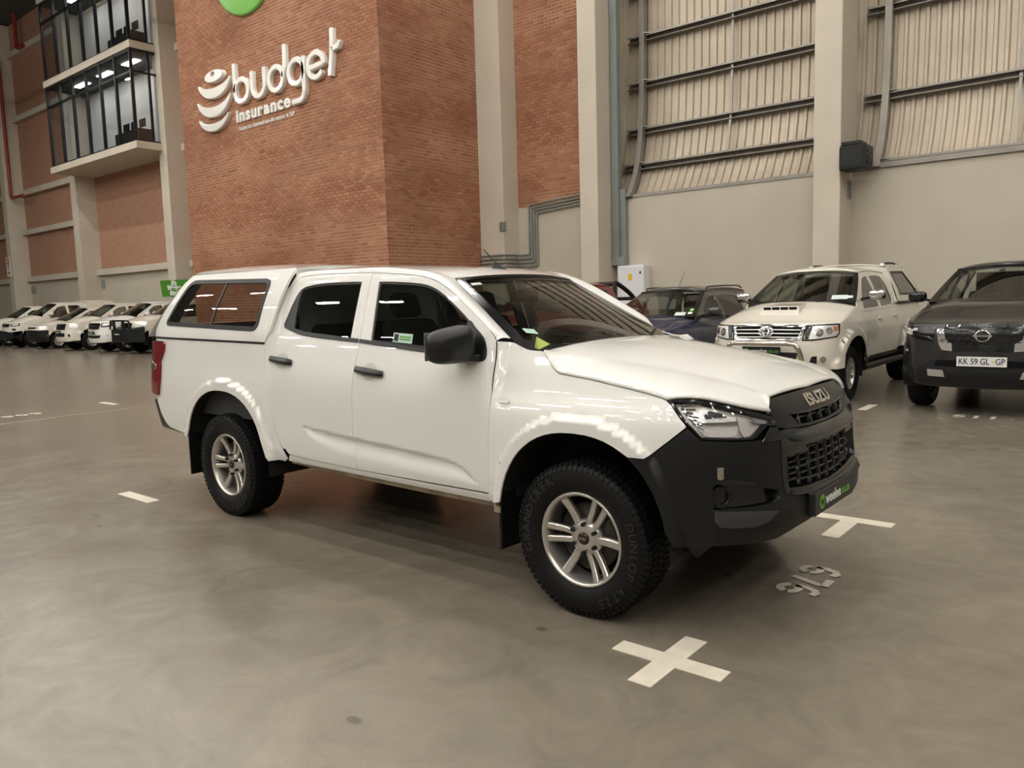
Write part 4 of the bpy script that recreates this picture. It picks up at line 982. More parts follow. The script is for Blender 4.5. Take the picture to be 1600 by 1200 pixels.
# underbody: floor pan, frame rails, axles, liners
MB().box((-2.55, -.80, .50), (-.45, .80, .56)).obj('floor_pan', M['under'], car)
MB().box((-.55, -.55, .50), (.72, .55, 1.02)).obj('engine_bay', M['under'], car)
for sd in (-1, 1): MB().box((-4.2, sd*.42, .44), (.6, sd*.54, .58)).obj('frame_rail', M['under'], car)
MB().tube([(-3.125, -.75, .372), (-3.125, .75, .372)], .055, 10).obj('rear_axle', M['under'], car)
MB().tube([(0, -.75, .372), (0, .75, .372)], .045, 10).obj('front_axle', M['under'], car)
MB().tube([(-2.3, -.72, .46), (-1.0, -.70, .44)], .035, 8).obj('exhaust', M['steel'], car)
for A, w0 in ((ARCHF, .50), (ARCHR, .52)):
    for sd in (-1, 1):
        pts = arch_curve(A, .36, 24, .012); V = []; F = []
        for a, b in pts: V += [(a, sd*.915, b), (a, sd*w0, b)]
        for i in range(len(pts)-1): F.append((2*i, 2*i+1, 2*i+3, 2*i+2))
        n = len(V); V += [(A[0]-A[2]-.01, sd*w0, .36), (A[0]+A[2]+.01, sd*w0, .36)]+[(a, sd*w0, b) for a, b in pts]
        F.append(tuple([n, n+1]+list(range(n+2+len(pts)-1, n+1, -1))))
        mobj('wheel_liner', mesh_data('wheel_liner', V, F, M['under']), car)
# under tray flap behind the front bumper
MB().hull8([(.53, -.76, .355), (.56, -.45, .42), (.57, -.45, .42), (.54, -.76, .355)], [(.50, -.86, .46), (.60, -.45, .46), (.61, -.45, .46), (.51, -.86, .46)]).obj('air_flap', M['satin_black'], car)
MB().hull8([(.53, .76, .355), (.56, .45, .42), (.57, .45, .42), (.54, .76, .355)], [(.50, .86, .46), (.60, .45, .46), (.61, .45, .46), (.51, .86, .46)]).obj('air_flap', M['satin_black'], car)
# mud flaps
for sd in (-1, 1):
    MB().box((-3.63, sd*.66, .25), (-3.615, sd*.925, .60)).obj('mud_flap', M['satin_black'], car, bevel=.006)
    MB().hull8([(-.50, sd*.68, .235), (-.485, sd*.68, .235), (-.485, sd*.905, .24), (-.50, sd*.905, .24)], [(-.475, sd*.68, .70), (-.46, sd*.68, .70), (-.46, sd*.92, .70), (-.475, sd*.92, .70)]).obj('mud_flap', M['satin_black'], car)
# cabin: seats, dash, wheel
def seat(x, y, w):
    s = MB().hull8([(x-.05, y-w, .70), (x+.50, y-w, .72), (x+.50, y+w, .72), (x-.05, y+w, .70)], [(x-.05, y-w, .86), (x+.50, y-w, .90), (x+.50, y+w, .90), (x-.05, y+w, .86)]).obj('seat_base', M['seat'], car, bevel=.05)
    MB().hull8([(x-.12, y-w, .86), (x+.05, y-w, .86), (x+.05, y+w, .86), (x-.12, y+w, .86)], [(x-.30, y-w*.85, 1.40), (x-.20, y-w*.85, 1.42), (x-.20, y+w*.85, 1.42), (x-.30, y+w*.85, 1.40)]).obj('seat_back', M['seat'], s, bevel=.05)
    for yy in ((y,) if w < .4 else (y-.35, y+.35)): MB().hull8([(x-.30, yy-.12, 1.42), (x-.21, yy-.12, 1.42), (x-.21, yy+.12, 1.42), (x-.30, yy+.12, 1.42)], [(x-.33, yy-.10, 1.58), (x-.24, yy-.10, 1.58), (x-.24, yy+.10, 1.58), (x-.33, yy+.10, 1.58)]).obj('headrest', M['seat'], s, bevel=.04)
seat(-1.45, -.38, .25); seat(-1.45, .38, .25); seat(-2.30, 0, .66)
MB().hull8([(-.95, -.72, .75), (-.35, -.72, .75), (-.35, .72, .75), (-.95, .72, .75)], [(-.86, -.72, 1.12), (-.40, -.70, 1.19), (-.40, .70, 1.19), (-.86, .72, 1.12)]).obj('dashboard', M['interior'], car, bevel=.05)
sw = MB(); sw.tube([(-1.02+.19*math.cos(t)*.42*-1, -.38+.19*math.sin(t), 1.08+.19*math.cos(t)*.9) for t in [2*math.pi*k/28 for k in range(28)]], .016, 8, closed=True)
sw.tube([(-.86, -.38, 1.0), (-1.02, -.38, 1.08)], .03, 8); sw.tube([(-1.02, -.56, 1.08), (-1.02, -.20, 1.08)], .018, 6); sw.obj('steering_wheel', M['black'], car)
MB().box((-1.03, -.11, 1.50), (-1.00, .11, 1.57)).obj('rear_view_mirror', M['black'], car, bevel=.01)
# driver's window sticker
stk = skin_panel(DSKIN, 'window_sticker', XZ([(-1.36, 1.292), (-1.365, 1.345), (-1.20, 1.336), (-1.195, 1.283)]), M['glass_print'], car, step=.05, lip=0, d=-.009)
skin_panel(DSKIN, 'sticker_mark', XZ([(-1.352, 1.298), (-1.355, 1.338), (-1.318, 1.336), (-1.315, 1.296)]), M['black'], stk, step=.05, lip=0, d=-.008)
for zz in (1.322, 1.308): skin_panel(DSKIN, 'sticker_mark', XZ([(-1.305, zz-.004), (-1.305, zz+.004), (-1.21, zz-.001), (-1.21, zz-.009)]), M['green_board'], stk, step=.05, lip=0, d=-.008)
# service card wedged at the screen corner
_ca = Vector(bonnet_pt(0, .02)); _y = pmat('lime card', (.42, .52, .10), .5)
MB().add([(-.345, -.735, 1.262), (-.40, -.70, 1.268), (-.375, -.715, 1.325), (-.33, -.66, 1.285)], [(0, 1, 2), (0, 2, 3)]).obj('lime_card', _y, car)
# wheels
TYRE = tyre_data(.376, .262, .228)
def alloy(parent, out):
    """wheel face on -y"""
    rim = MB(); rim.lathe([(.228, -.100), (.231, -.108), (.226, -.114), (.217, -.112), (.209, -.098), (.203, -.06), (.196, .02), (.196, .11), (.22, .12)], 72, 'y')
    rim.obj('rim', M['silver'], parent)
    sp_ = MB()
    for a in (180, 60, -60):
        for s in (-1, 1): spoke(sp_, R(a), s*.034, .055, .213, .015, .0165, -.075, -.098)
    for a in (120, 0, -120): spoke(sp_, R(a), 0, .055, .213, .019, .022, -.075, -.098)
    sp_.lathe([(.0, -.080), (.05, -.080), (.072, -.074), (.090, -.060), (.092, -.02), (.0, -.02)], 36, 'y')
    sp_.obj('spokes', M['silver'], parent)
    c_ = MB().lathe([(0, -.092), (.024, -.091), (.030, -.086), (.032, -.075)], 28, 'y').obj('centre_cap', M['cap_dark'], parent)
    text_obj('cap_print', 'ISUZU', lambda a, b, d: (a, -.0925-d, b), M['silver'], c_, .014, .0003, .0002)
    for k in range(6):
        a = R(30+60*k); MB().lathe([(.0, -.096), (.009, -.096), (.0105, -.09), (.0105, -.06)], 6, 'y', (.070*math.cos(a), 0, .070*math.sin(a)), False).obj('wheel_nut', M['black_frame'], parent)
    MB().lathe([(.05, -.03), (.165, -.03), (.165, -.012), (.05, -.012)], 40, 'y').obj('brake_disc', M['disc'], parent)
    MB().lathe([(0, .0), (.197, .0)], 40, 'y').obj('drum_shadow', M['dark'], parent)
def wheel(x, y, sd):
    t = mobj('wheel', TYRE, car, (x, y, .3745), (0, 0, 0 if sd < 0 else math.pi))
    alloy(t, sd)
    ring_text('GRANDTREK', .306, R(158), .064, R(9.4), -.1315, M['rubber_letter'], 'tyre_lettering', t)
    ring_text('DUNLOP AT25', .306, R(-22), .060, R(8.6), -.1315, M['rubber_letter'], 'tyre_lettering', t)
    return t
for x in (0, -3.125):
    wheel(x, -.785, -1); wheel(x, .785, 1)
# ------------------------------------------------------------------ parked vehicles
def gwheel(Rt, w, rim, nsp=6, steel=False, name='wheel', detail=True):
    h = w/2; pr_ = [(rim-.01, h*.75), (rim+.02, h*.95), ((rim+Rt)/2, h), (Rt-.035, h*.95), (Rt-.012, h*.82), (Rt-.004, h*.6), (Rt, h*.3), (Rt, -h*.3), (Rt-.012, -h*.82), (Rt-.05, -h), (rim-.01, -h*.8)]
    t = MB().lathe([(r, -y) for r, y in pr_], 48, 'y')
    for c in (-.45, 0, .45): t.lathe([(Rt+.001, c*h-.006), (Rt-.006, c*h), (Rt+.001, c*h+.006)], 48, 'y')
    o = mobj(name, t.data('tyre', M['rubber']), None)
    rm = MB().lathe([(rim, -h*.72), (rim+.003, -h*.80), (rim-.008, -h*.82), (rim-.02, -h*.7), (rim-.028, -h*.2), (rim-.03, h*.6)], 40, 'y').obj('rim', M['silver'], o)
    sp_ = MB()
    if steel: sp_.lathe([(rim-.02, -h*.45), (rim*.75, -h*.35), (rim*.55, -h*.62), (rim*.3, -h*.60), (.03, -h*.68), (0, -h*.68)], 32, 'y')
    else:
        for k in range(nsp): spoke(sp_, 2*math.pi*k/nsp+.3, 0, .04, rim-.012, .018, .022, -h*.62, -h*.72, .03)
        sp_.lathe([(0, -h*.68), (.05, -h*.66), (.075, -h*.55), (.075, 0)], 24, 'y')
    sp_.obj('spokes' if not steel else 'steel_disc', M['silver'], o)
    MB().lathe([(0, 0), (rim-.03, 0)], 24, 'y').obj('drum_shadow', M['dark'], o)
    return o
_gw = {}
def put_wheel(key, parent, loc, flip):
    if key not in _gw: src = _gw[key] = gwheel(*key)
    else: src = copy_tree(_gw[key])
    src.parent = parent; src.location = loc; src.rotation_euler = (0, 0, math.pi if flip else 0); return src
def gen_car(name, label, cat, loc, rotz, P):
    g = lambda k, d=None: P.get(k, d)
    fo, ro, W = P['fo'], P['ro'], P['W']; wb = P['wb']; Rt = g('Rt', .36)
    hz, hb, xc, wt = P['hz'], P['hb'], P['xc'], P['wt']; zr, zt, rw, xr = P['zr'], P['zt'], P['rw'], P['xr']; zb = P['zb']; bed = g('bed')
    paint = P['paint']; roofpaint = g('roofpaint', paint)
    cor = g('corner', 1.0)
    plan = Plan([(fo, 0), (fo-.008, .2), (fo-.03*cor, .42), (fo-.075*cor, .58), (fo-.16*cor, W-.17), (fo-.27*cor, W-.075), (fo-.40*cor, W-.025), (fo-.60*cor, W), (-1, W), (ro+.55, W), (ro+.25, W-.015), (ro+.10, W-.07), (ro+.03, W-.18), (ro, .4), (ro-.005, 0)], .02)
    AF = (0.0, Rt-.02, Rt+g('gap', .10), Rt+g('gap', .10)+.03); AR = (-wb, Rt-.02, Rt+g('gap', .10), Rt+g('gap', .10)+.03)
    ST = [(.25, -.10), (.42, -.05), (.55, -.02), (.75, -.008), (zb-.30, -.005), (zb-.14, -.02), (zb, -.055), (zr-.02, -(W-rw)+.02), (zr+.04, -(W-rw)-.03)]
    FT = g('FT', [(.22, -.12), (.36, -.03), (.50, 0), (.62, 0), (.75, -.015), (hz-.15, -.05), (hz, -.10), (hz+.1, -.22), (hz+.4, -.8)])
    flo = g('flare', .012)
    def off(x, w, nx, nw, z):
        s = tab(ST, z)
        if z < 1.15 and flo:
            s = flare(AF, x, z, s, flo, g('fband', .06)); s = flare(AR, x, z, s, flo, g('fband', .06))
        a = nw*nw; return s*a+(tab(FT, z) if nx > 0 else -.02)*(1-a)
    sk = Skin(plan, off); qx_ = lambda x: -plan.qx(x); XZ_ = lambda p: [(qx_(a), b) for a, b in p]
    root = thing(name, label, cat, loc, rotz, g('group'))
    step = g('step', .06)
    xh = fo-.36*cor          # outer rear corner of the head lamp
    z_wing = lambda x: lin([(xc-.2, hb-.06), (xc, hb-.055), (xh, hz-.005), (fo, hz-.02)], x)[0]
    qb = qx_(fo-.42*cor); zs = g('sill', .44)
    xd = P['doors']     # door edges front to rear
    belt = lambda x: zb+g('rise', .0)*(xd[0]-x)
    for sd in (-1, 1):
        S_ = lambda nm, poly, mat, par=root, **k: skin_panel(sk, nm, poly, mat, par, side=sd, step=k.pop('step', step), **k)
        wing = [(xd[0], zs)]+arch_curve(AF, zs, 22, 0, g('bz', .60))
        wing = [p for p in wing if p[0] >= xd[0]]
        fa = wing[-1]
        wq = XZ_(wing)+[(qb, max(fa[1], g('bz', .60)))]+[(qb, P['lampz']-.02)]+[(qx_(xh), hz-.005)]+XZ_([(xh-.1, z_wing(xh-.1)), ((xh+xc)/2, z_wing((xh+xc)/2)), (xc, z_wing(xc)), (xd[0], belt(xd[0]))])
        w_ = S_('front_wing', inset(wq, .003), paint)
        for i, (a, b) in enumerate(zip(xd, xd[1:])):
            nm = 'front_door' if i == 0 else 'rear_door'
            poly = [(a, zs), (a, belt(a)), (b, belt(b)), (b, zs)]
            if b < -wb+AR[2]+.0:   # the door runs into the rear wheel opening
                cut = [p for p in arch_curve(AR, zs, 30) if p[0] > b-.001]
                poly = [(a, zs), (a, belt(a)), (b, belt(b)), (b, max(zs, cut[0][1]))]+cut
            d_ = S_(nm, inset(XZ_(poly), .004), paint)
            h = g('handle'); hx = b+.14
            S_('handle', XZ_([(hx-.10, belt(b)-.145), (hx-.10, belt(b)-.115), (hx+.10, belt(b)-.115), (hx+.10, belt(b)-.145)]), h or paint, d_, lip=.02, d=.022)
        rz = bed[0] if bed else belt(xd[-1])
        back = [(xd[-1], zs+.02)]+[p for p in arch_curve(AR, zs+.02, 22)[::-1] if p[0] < xd[-1]]
        S_('bed_side' if bed else 'rear_quarter', inset(XZ_(back+[(ro+.12, zs+.08), (ro+.12, rz), (xd[-1], rz)]), .003), paint)
        S_('sill', XZ_([(xd[0]+.05, zs), (xd[0]+.05, zs-.06), (-wb+AR[2], zs-.06), (-wb+AR[2], zs)]), g('sillmat', M['trim_grey']), lip=.03, d=-.01)
        # side of the cab above the belt line, with window openings
        fr = [(xc, hb-.055), (xc-.02, hb)]; n = 8
        fr += [(xc+(wt-xc)*k/n-.0, hb+(zr-hb)*(k/n)) for k in range(1, n+1)]
        fr += [(wt+(xr-wt)*k/6, zr+g('arc', .02)*math.sin(math.pi*k/6)) for k in range(1, 6)]+[(xr+.06, zr), (xr+.015, zr-.05), (P.get('xrb', xr), belt(xr)), (xd[0], belt(xd[0]))]
        holes = [XZ_(spl_c(h)) for h in P['wins']]
        f_ = S_('cab_side', XZ_(fr), roofpaint if g('roofpaint') else paint, holes=holes, lip=.02)
        for h in holes:
            S_('window_glass', h, M['car_glass'], f_, lip=0, d=-.008, step=.12)
        for m in g('trims', ()): S_(m[0], XZ_(m[1]), m[2], lip=.012, d=m[3])
        # wheels, liners
        for cx, A in ((0.0, AF), (-wb, AR)):
            put_wheel((Rt, g('tw', .25), g('rim', .215), g('nsp', 6), g('steel', False)), root, (cx, sd*(W-.145), Rt-.002), sd > 0)
            pts = arch_curve(A, .30, 16, .01); V = []; F = []
            for a, b in pts: V += [(a, sd*(W-.02), b), (a, sd*.45, b)]
            F = [(2*i, 2*i+1, 2*i+3, 2*i+2) for i in range(len(pts)-1)]; mobj('wheel_liner', mesh_data('wheel_liner', V, F, M['under']), root)
    # bonnet
    NW = 10
    def bon(u, v):
        x0 = xc+.02; t = 2*v-1; s = abs(t)
        xf = fo-.11-(.36*cor-.11)*s**2.6
        x = x0+(xf-x0)*u+.16*(1-s*s)*(1-u)
        zl = z_wing(x0+(xh-x0)*u) if s > .999 else None
        e = sk.pt(qx_(x0+(xh-x0)*u), z_wing(x0+(xh-x0)*u)); we = abs(e[1]); zc_ = lin([(0, hb+g('crown', .03)), (.45, (hb+hz)/2+.035+g('crown', .03)), (.8, hz+.045), (1, hz+.004)], u)[0]
        xx = e[0]*s**6+x*(1-s**6)
        return (xx, t*we, e[2]+(zc_-e[2])*(1-s**g('bonexp', 3.0)))
    bo = fgrid('bonnet', bon, 16, 24, paint, root, thick=.01)
    # windscreen, roof
    def edge(v): p = sk.pt(qx_(xc+(wt-xc)*v), hb+(zr-hb)*v); return p
    def wsp(u, v, d=0.0):
        t = 2*u-1; e = edge(v); s = t*t; cx = e[0]+(.20-.13*v)*(1-s); cz = e[2]+(.0+.035*v)*(1-s)
        return (cx+d*.5, -e[1]*t, cz+d*.86)
    w0 = fgrid('windscreen', lambda u, v: wsp(u, v), 16, 8, M['screen_glass'], root)
    for nm, a, b, c, d in (('black_edge', 0, 1, .94, 1), ('black_edge', 0, .05, 0, .95), ('black_edge', .95, 1, 0, .95), ('black_edge', 0, 1, 0, .08)): fgrid(nm, lambda u, v: wsp(a+(b-a)*u, c+(d-c)*v, .004), 12, 4, M['gloss_black'], w0)
    for s in g('stickers', ()): fgrid('screen_sticker', lambda u, v: wsp(s[0]+s[2]*u, s[1]+s[3]*v, .008), 3, 2, M[s[4]], w0)
    def rf(u, v):
        x = wt+(xr+.05-wt)*u; t = 2*v-1; s = abs(t); ze = zr+g('arc', .02)*math.sin(math.pi*min(1, u)); e = sk.pt(qx_(x), ze); f = .07*(1-t*t)*(1-u)**3
        return (x+f, t*abs(e[1]), ze+(zt-ze)*(1-s**3)*(1-.55*max(0, 1-u*5)**2)*(1-.5*max(0, (u-.85)/.15)**2))
    fgrid('roof', rf, 16, 14, roofpaint, root, thick=.02)
    MB().box((xr+.06, -rw*.98, zb-.1), (xr+.09, rw*.98, zr-.02)).obj('cab_back', M['interior'] if bed else roofpaint, root)
    # front face
    qn = qb+.002; top = [(-a, b) for a, b in ((0, hz), (.3, hz), (abs(qx_(xh))*.6, hz-.003), (abs(qx_(xh)), hz-.008))]
    fb = [(0, g('fz', .36)), (-.6, g('fz', .36)+.01), (qn, g('fz', .36)+.05), (qn, P['lampz']), (qx_(xh), hz-.010)]+top[::-1][1:]
    bp_ = skin_panel(sk, 'front_bumper', both(fb[::-1] if False else fb), g('bumpmat', paint), root, step=step, lip=.03)
    if g('upper'):  # separate painted nose above a plastic bumper
        skin_panel(sk, 'nose_panel', both([(0, P['upper']), (qn, P['upper']-.01), (qn, P['lampz']), (qx_(xh), hz-.010)]+top[::-1][1:]), paint, root, step=step, lip=.02, d=.004)
    for it in P['front']:
        nm, mat, poly, d, mode = it[:5]
        pr0 = root
        if mode == 'c': skin_panel(sk, nm, both(poly), mat, pr0, step=step, lip=.02, d=d)
        else:
            for sd in (-1, 1): skin_panel(sk, nm, poly, mat, pr0, step=step, lip=.02, d=d, side=sd)
    # inside and underneath
    MB().box((ro+.15, -W+.16, .42), (fo-.2, W-.16, .56)).obj('floor_pan', M['under'], root)
    MB().hull8([(xc-.55, -W+.2, .8), (xc, -W+.2, .8), (xc, W-.2, .8), (xc-.55, W-.2, .8)], [(xc-.45, -W+.2, hb-.16), (xc, -W+.2, hb-.08), (xc, W-.2, hb-.08), (xc-.45, W-.2, hb-.16)]).obj('dashboard', M['interior'], root)
    for y in (-.38, .38):
        MB().hull8([(xc-1.35, y-.24, .6), (xc-.9, y-.24, .6), (xc-.9, y+.24, .6), (xc-1.35, y+.24, .6)], [(xc-1.45, y-.2, zr-.30), (xc-1.33, y-.2, zr-.28), (xc-1.33, y+.2, zr-.28), (xc-1.45, y+.2, zr-.30)]).obj('seat', M['seat'], root, bevel=.05)
    MB().box((-wb+.2, -W+.14, .5), (xd[0], W-.14, zb-.12)).obj('cabin_tub', M['interior'], root)
    # mirrors
    mz = hb+g('mz', .07); mx = xc-.32
    for sd in (-1, 1):
        if g('nomirror') and sd == g('nomirror'): continue
        o = fgrid('wing_mirror', lambda u, v: (mx+.07*math.sin(math.pi*(u-.5)), sd*(W+.10)+(-sd if sd > 0 else 1)*-.115*math.copysign(abs(math.cos(2*math.pi*v))**.6, math.cos(2*math.pi*v))*math.cos(math.pi*(u-.5))**.5, mz+.075*math.copysign(abs(math.sin(2*math.pi*v))**.6, math.sin(2*math.pi*v))*math.cos(math.pi*(u-.5))**.5), 12, 20, g('mirmat', paint), root)
        MB().hull8([(mx-.02, sd*(W-.14), mz-.09), (mx+.05, sd*(W-.14), mz-.09), (mx+.05, sd*(W+.02), mz-.05), (mx-.02, sd*(W+.02), mz-.05)], [(mx-.02, sd*(W-.14), mz-.05), (mx+.05, sd*(W-.14), mz-.05), (mx+.05, sd*(W+.02), mz-.02), (mx-.02, sd*(W+.02), mz-.02)]).obj('mirror_arm', M['black'], o)
    # load body
    if bed:
        z0 = bed[0]; x1 = xr
        MB().box((ro+.06, -W+.1, .6), (ro+.10, W-.1, z0-.02)).obj('tailgate', paint, root)
        if len(bed) > 1 and bed[1] == 'canopy':
            ct = bed[2]; ins = bed[3] if len(bed) > 3 else .22; win = bed[4] if len(bed) > 4 else None
            cs = Skin(plan, lambda x, w, nx, nw, z: tab([(z0-.1, -.02), (z0, -.03), (z0+.12, -.055), (ct-.08, -ins+.03), (ct, -ins)], z)*nw*nw-.02*(1-nw*nw))
            cp = [(x1, z0+.01), (x1, ct-.03), (x1-.02, ct-.02), (ro+.62, ct-.02), (ro+.5, ct-.06), (ro+.16, z0+.06), (ro+.12, z0+.01)]
            for sd in (-1, 1):
                hol = [XZ_(spl_c(win))] if win else []
                c_ = skin_panel(cs, 'canopy_side', XZ_(cp), paint, root, holes=hol, step=step, lip=.02, side=sd)
                for h in hol:
                    skin_panel(cs, 'window_glass', h, M['car_glass'], c_, step=.12, lip=0, d=-.006, side=sd); skin_panel(cs, 'window_frame', h, M['black'], c_, holes=[inset(h, .03)], step=.08, lip=.01, d=.005, side=sd)
                skin_panel(cs, 'canopy_seal', XZ_([(x1, z0+.012), (x1, z0-.012), (ro+.12, z0-.012), (ro+.12, z0+.012)]), M['black'], root, step=.2, lip=.02, d=.012, side=sd)
            fgrid('canopy_roof', lambda u, v: (x1+(ro+.6-x1)*u, (2*v-1)*(W-ins-.0), ct-.02+.05*(1-abs(2*v-1)**3)), 6, 12, paint, root, thick=.02)
            fgrid('canopy_rear', lambda u, v: (lin([(z0, ro+.12), (ct-.06, ro+.5), (ct-.02, ro+.62)], z0+(ct-.02-z0)*v)[0], (2*u-1)*(W+tab([(z0-.1, -.02), (z0, -.03), (z0+.12, -.055), (ct-.08, -ins+.03), (ct, -ins)], z0+(ct-.02-z0)*v)), z0+(ct-.02-z0)*v), 6, 6, paint, root)
            fgrid('canopy_front', lambda u, v: (x1+.0, (2*u-1)*(W-.05+(-ins+.05)*v), z0+(ct+.02*(1-abs(2*u-1)**3)-z0)*v), 8, 4, paint, root)
        MB().box((ro+.12, -W+.12, .66), (xr, W-.12, .70)).obj('load_floor', M['interior'], root)
    return root, sk, qx_
M['cream_car'] = pmat('warm white car paint', (.72, .68, .60), .35, coat=1.0, croug=.03)
M['grey_car'] = pmat('dark grey car paint', (.014, .0138, .014), .4, metal=.2, coat=.6, croug=.02)
M['blue_car'] = pmat('deep blue car paint', (.008, .013, .062), .35, metal=.3, coat=1.0, croug=.02)
M['red_car'] = pmat('dark red car paint', (.16, .008, .008), .35, coat=1.0, croug=.03)
M['black_car'] = pmat('black roof paint', (.018, .018, .017), .3, coat=1.0, croug=.03)
M['amber'] = pmat('amber lens', (.55, .22, .12), .2)
M['plate_white'] = pmat('number plate white', (.78, .78, .76), .5)
M['plate_blue'] = pmat('number plate print', (.02, .02, .08), .5)
M['lamp_clear'] = pmat('clear head lamp', (.80, .79, .77), .2, metal=.4, bump=.5, bscale=28)
M['green_tag'] = pmat('green tag', (.25, .62, .12), .5)
M['pale_tag'] = pmat('pale tag', (.62, .72, .68), .5)
def sign_text(par, sk, body, q, z, size, mat, d, sx=1.0, bold=0.0):
    V, F = text_data(body, size, .0015, bold); mobj('lettering', mesh_data('lettering', [sk.pt(q+x*sx, z+y, d+zz) for x, y, zz in V], F, mat), par)
def weelee_plate(par, x, y0, z, w=.52, h=.11):
    p = MB().box((x-.008, y0-w/2, z-h/2), (x+.012, y0+w/2, z+h/2)).obj('number_plate', M['plate_black'], par)
    text_obj('plate_print', 'weelee', lambda a, b, d: (x+.0125+d, y0+a-.02, z+b), M['white_paint'], p, h*.68, .0008, .001)
    text_obj('plate_print', '.co.za', lambda a, b, d: (x+.0125+d, y0+a+.165, z+b), M['green_logo'], p, h*.58, .0008, .0006)
    MB().lathe([(0, .001), (h*.32, .001), (h*.32, 0)], 20, 'x', (x+.0125, y0-.20, z), False).obj('plate_logo', M['green_logo'], p)
# --- white double cab with chrome grille and nudge bar, parked behind the bonnet
HP = dict(fo=.86, ro=-4.15, W=.885, wb=3.085, Rt=.385, tw=.27, rim=.222, nsp=10, hz=1.075, hb=1.335, xc=-.42, wt=-1.13, zr=1.755, zt=1.85, rw=.60, xr=-2.45, zb=1.20, rise=.015, doors=[-.50, -1.52, -2.35], paint=M['cream_car'], lampz=.90, bz=.55, gap=.115, flare=.055, fband=.095, step=.05, sill=.56, arc=.03, mirmat=M['chrome'], crown=.03, mz=.10, fz=.45, bumpmat=M['cream_car'],
    bed=(1.30, 'canopy', 1.87, .24, [(-2.58, 1.41), (-2.56, 1.79), (-3.38, 1.80), (-3.80, 1.44), (-3.76, 1.40)]),
    wins=[[(-.70, 1.245), (-.78, 1.40), (-.95, 1.55), (-1.12, 1.66), (-1.30, 1.70), (-1.45, 1.71), (-1.52, 1.255)], [(-1.60, 1.255), (-1.55, 1.71), (-1.95, 1.72), (-2.16, 1.70), (-2.26, 1.60), (-2.32, 1.36), (-2.26, 1.28)]],
    stickers=((.80, .10, .13, .13, 'pale_tag'), (.92, .13, .05, .08, 'pale_tag')),
    front=[('chrome_surround', M['chrome'], [(0, 1.085), (-.30, 1.078), (-.50, 1.07), (-.53, 1.04), (-.45, .885), (-.40, .865), (0, .860)], .006, 'c'),
           ('grille', M['dark'], [(0, 1.055), (-.455, 1.045), (-.475, 1.03), (-.42, .90), (0, .885)], .012, 'c'),
           ('grille_slat', M['silver'], [(0, 1.020), (-.455, 1.014), (-.45, 1.004), (0, 1.009)], .020, 'c'), ('grille_slat', M['silver'], [(0, .970), (-.44, .966), (-.435, .956), (0, .959)], .020, 'c'), ('grille_slat', M['silver'], [(0, .920), (-.425, .918), (-.42, .908), (0, .909)], .020, 'c'),
           ('head_lamp', M['gloss_black'], [(-.515, 1.068), (-.80, 1.078), (-1.02, 1.082), (-1.045, 1.07), (-1.02, .955), (-.96, .905), (-.62, .865), (-.47, .865)], .004, 's'),
           ('lamp_lens', M['lamp_clear'], [(-.535, 1.050), (-.80, 1.060), (-.99, 1.062), (-.99, .965), (-.94, .920), (-.62, .885), (-.50, .885)], .012, 's'),
           ('lamp_bowl', M['chrome'], [(-.70+.055*math.cos(t), .975+.055*math.sin(t)) for t in [2*math.pi*k/16 for k in range(16)]], .018, 's'), ('lamp_bowl', M['chrome'], [(-.84+.045*math.cos(t), .99+.045*math.sin(t)) for t in [2*math.pi*k/16 for k in range(16)]], .018, 's'),
           ('lamp_bulb', M['lamp_dim'], [(-.70+.03*math.cos(t), .975+.03*math.sin(t)) for t in [2*math.pi*k/12 for k in range(12)]], .022, 's'), ('lamp_trim', M['gloss_black'], [(-.53, 1.052), (-.62, 1.052), (-.56, .89), (-.505, .888)], .018, 's'),
           ('indicator_lens', M['amber'], [(-.90, 1.045), (-.975, 1.048), (-.975, .99), (-.90, .985)], .016, 's'),
           ('fog_bezel', M['cream_car'], [(-.74+.06*math.cos(t), .62+.06*math.sin(t)) for t in [2*math.pi*k/20 for k in range(20)]], .016, 's'),
           ('fog_lamp', M['lamp_dim'], [(-.74+.042*math.cos(t), .62+.042*math.sin(t)) for t in [2*math.pi*k/20 for k in range(20)]], .022, 's'),
           ('bumper_intake', M['black'], [(-.56, .555), (-.665, .555), (-.665, .665), (-.60, .66)], .004, 's'),
           ('lower_intake', M['black'], [(0, .72), (-.43, .71), (-.40, .60), (0, .595)], .004, 'c')])
hil, hsk, hq = gen_car('pickup_truck', 'white double-cab pickup with chrome grille, bonnet scoop and steel nudge bar', 'pickup truck', (-4.075, 11.11, 0), R(-90), HP)
_e = MB()   # oval badge
for rx, rz_, c0 in ((.095, .066, 0), (.036, .058, 0), (.078, .028, .020)):
    _e.tube([hsk.pt(rx*math.cos(t), .985+c0+rz_*math.sin(t), .034) for t in [2*math.pi*k/28 for k in range(28)]], .011, 6, closed=True)
_e.obj('badge', M['chrome'], hil)
nb = MB(); nb.tube(spl([(.90, -.52, .52), (.95, -.50, .70), (.965, -.46, .795), (.97, -.38, .835), (.98, 0, .838), (.97, .38, .835), (.965, .46, .795), (.95, .50, .70), (.90, .52, .52)], 5), .034, 12); nb.obj('nudge_bar', M['stainless'], hil)
weelee_plate(hil, .915, -.03, .735)
for k in range(4):
    y = -.18+k*.12; MB().box((.315, y-.052, 1.262), (.335, y+.052, 1.300)).obj('scoop_slot', M['dark'], hil)
MB().hull8([(.38, -.29, 1.17), (-.38, -.27, 1.24), (-.38, .27, 1.24), (.38, .29, 1.17)], [(.31, -.25, 1.312), (-.30, -.20, 1.352), (-.30, .20, 1.352), (.31, .25, 1.312)]).obj('bonnet_scoop', M['cream_car'], hil, bevel=.02)
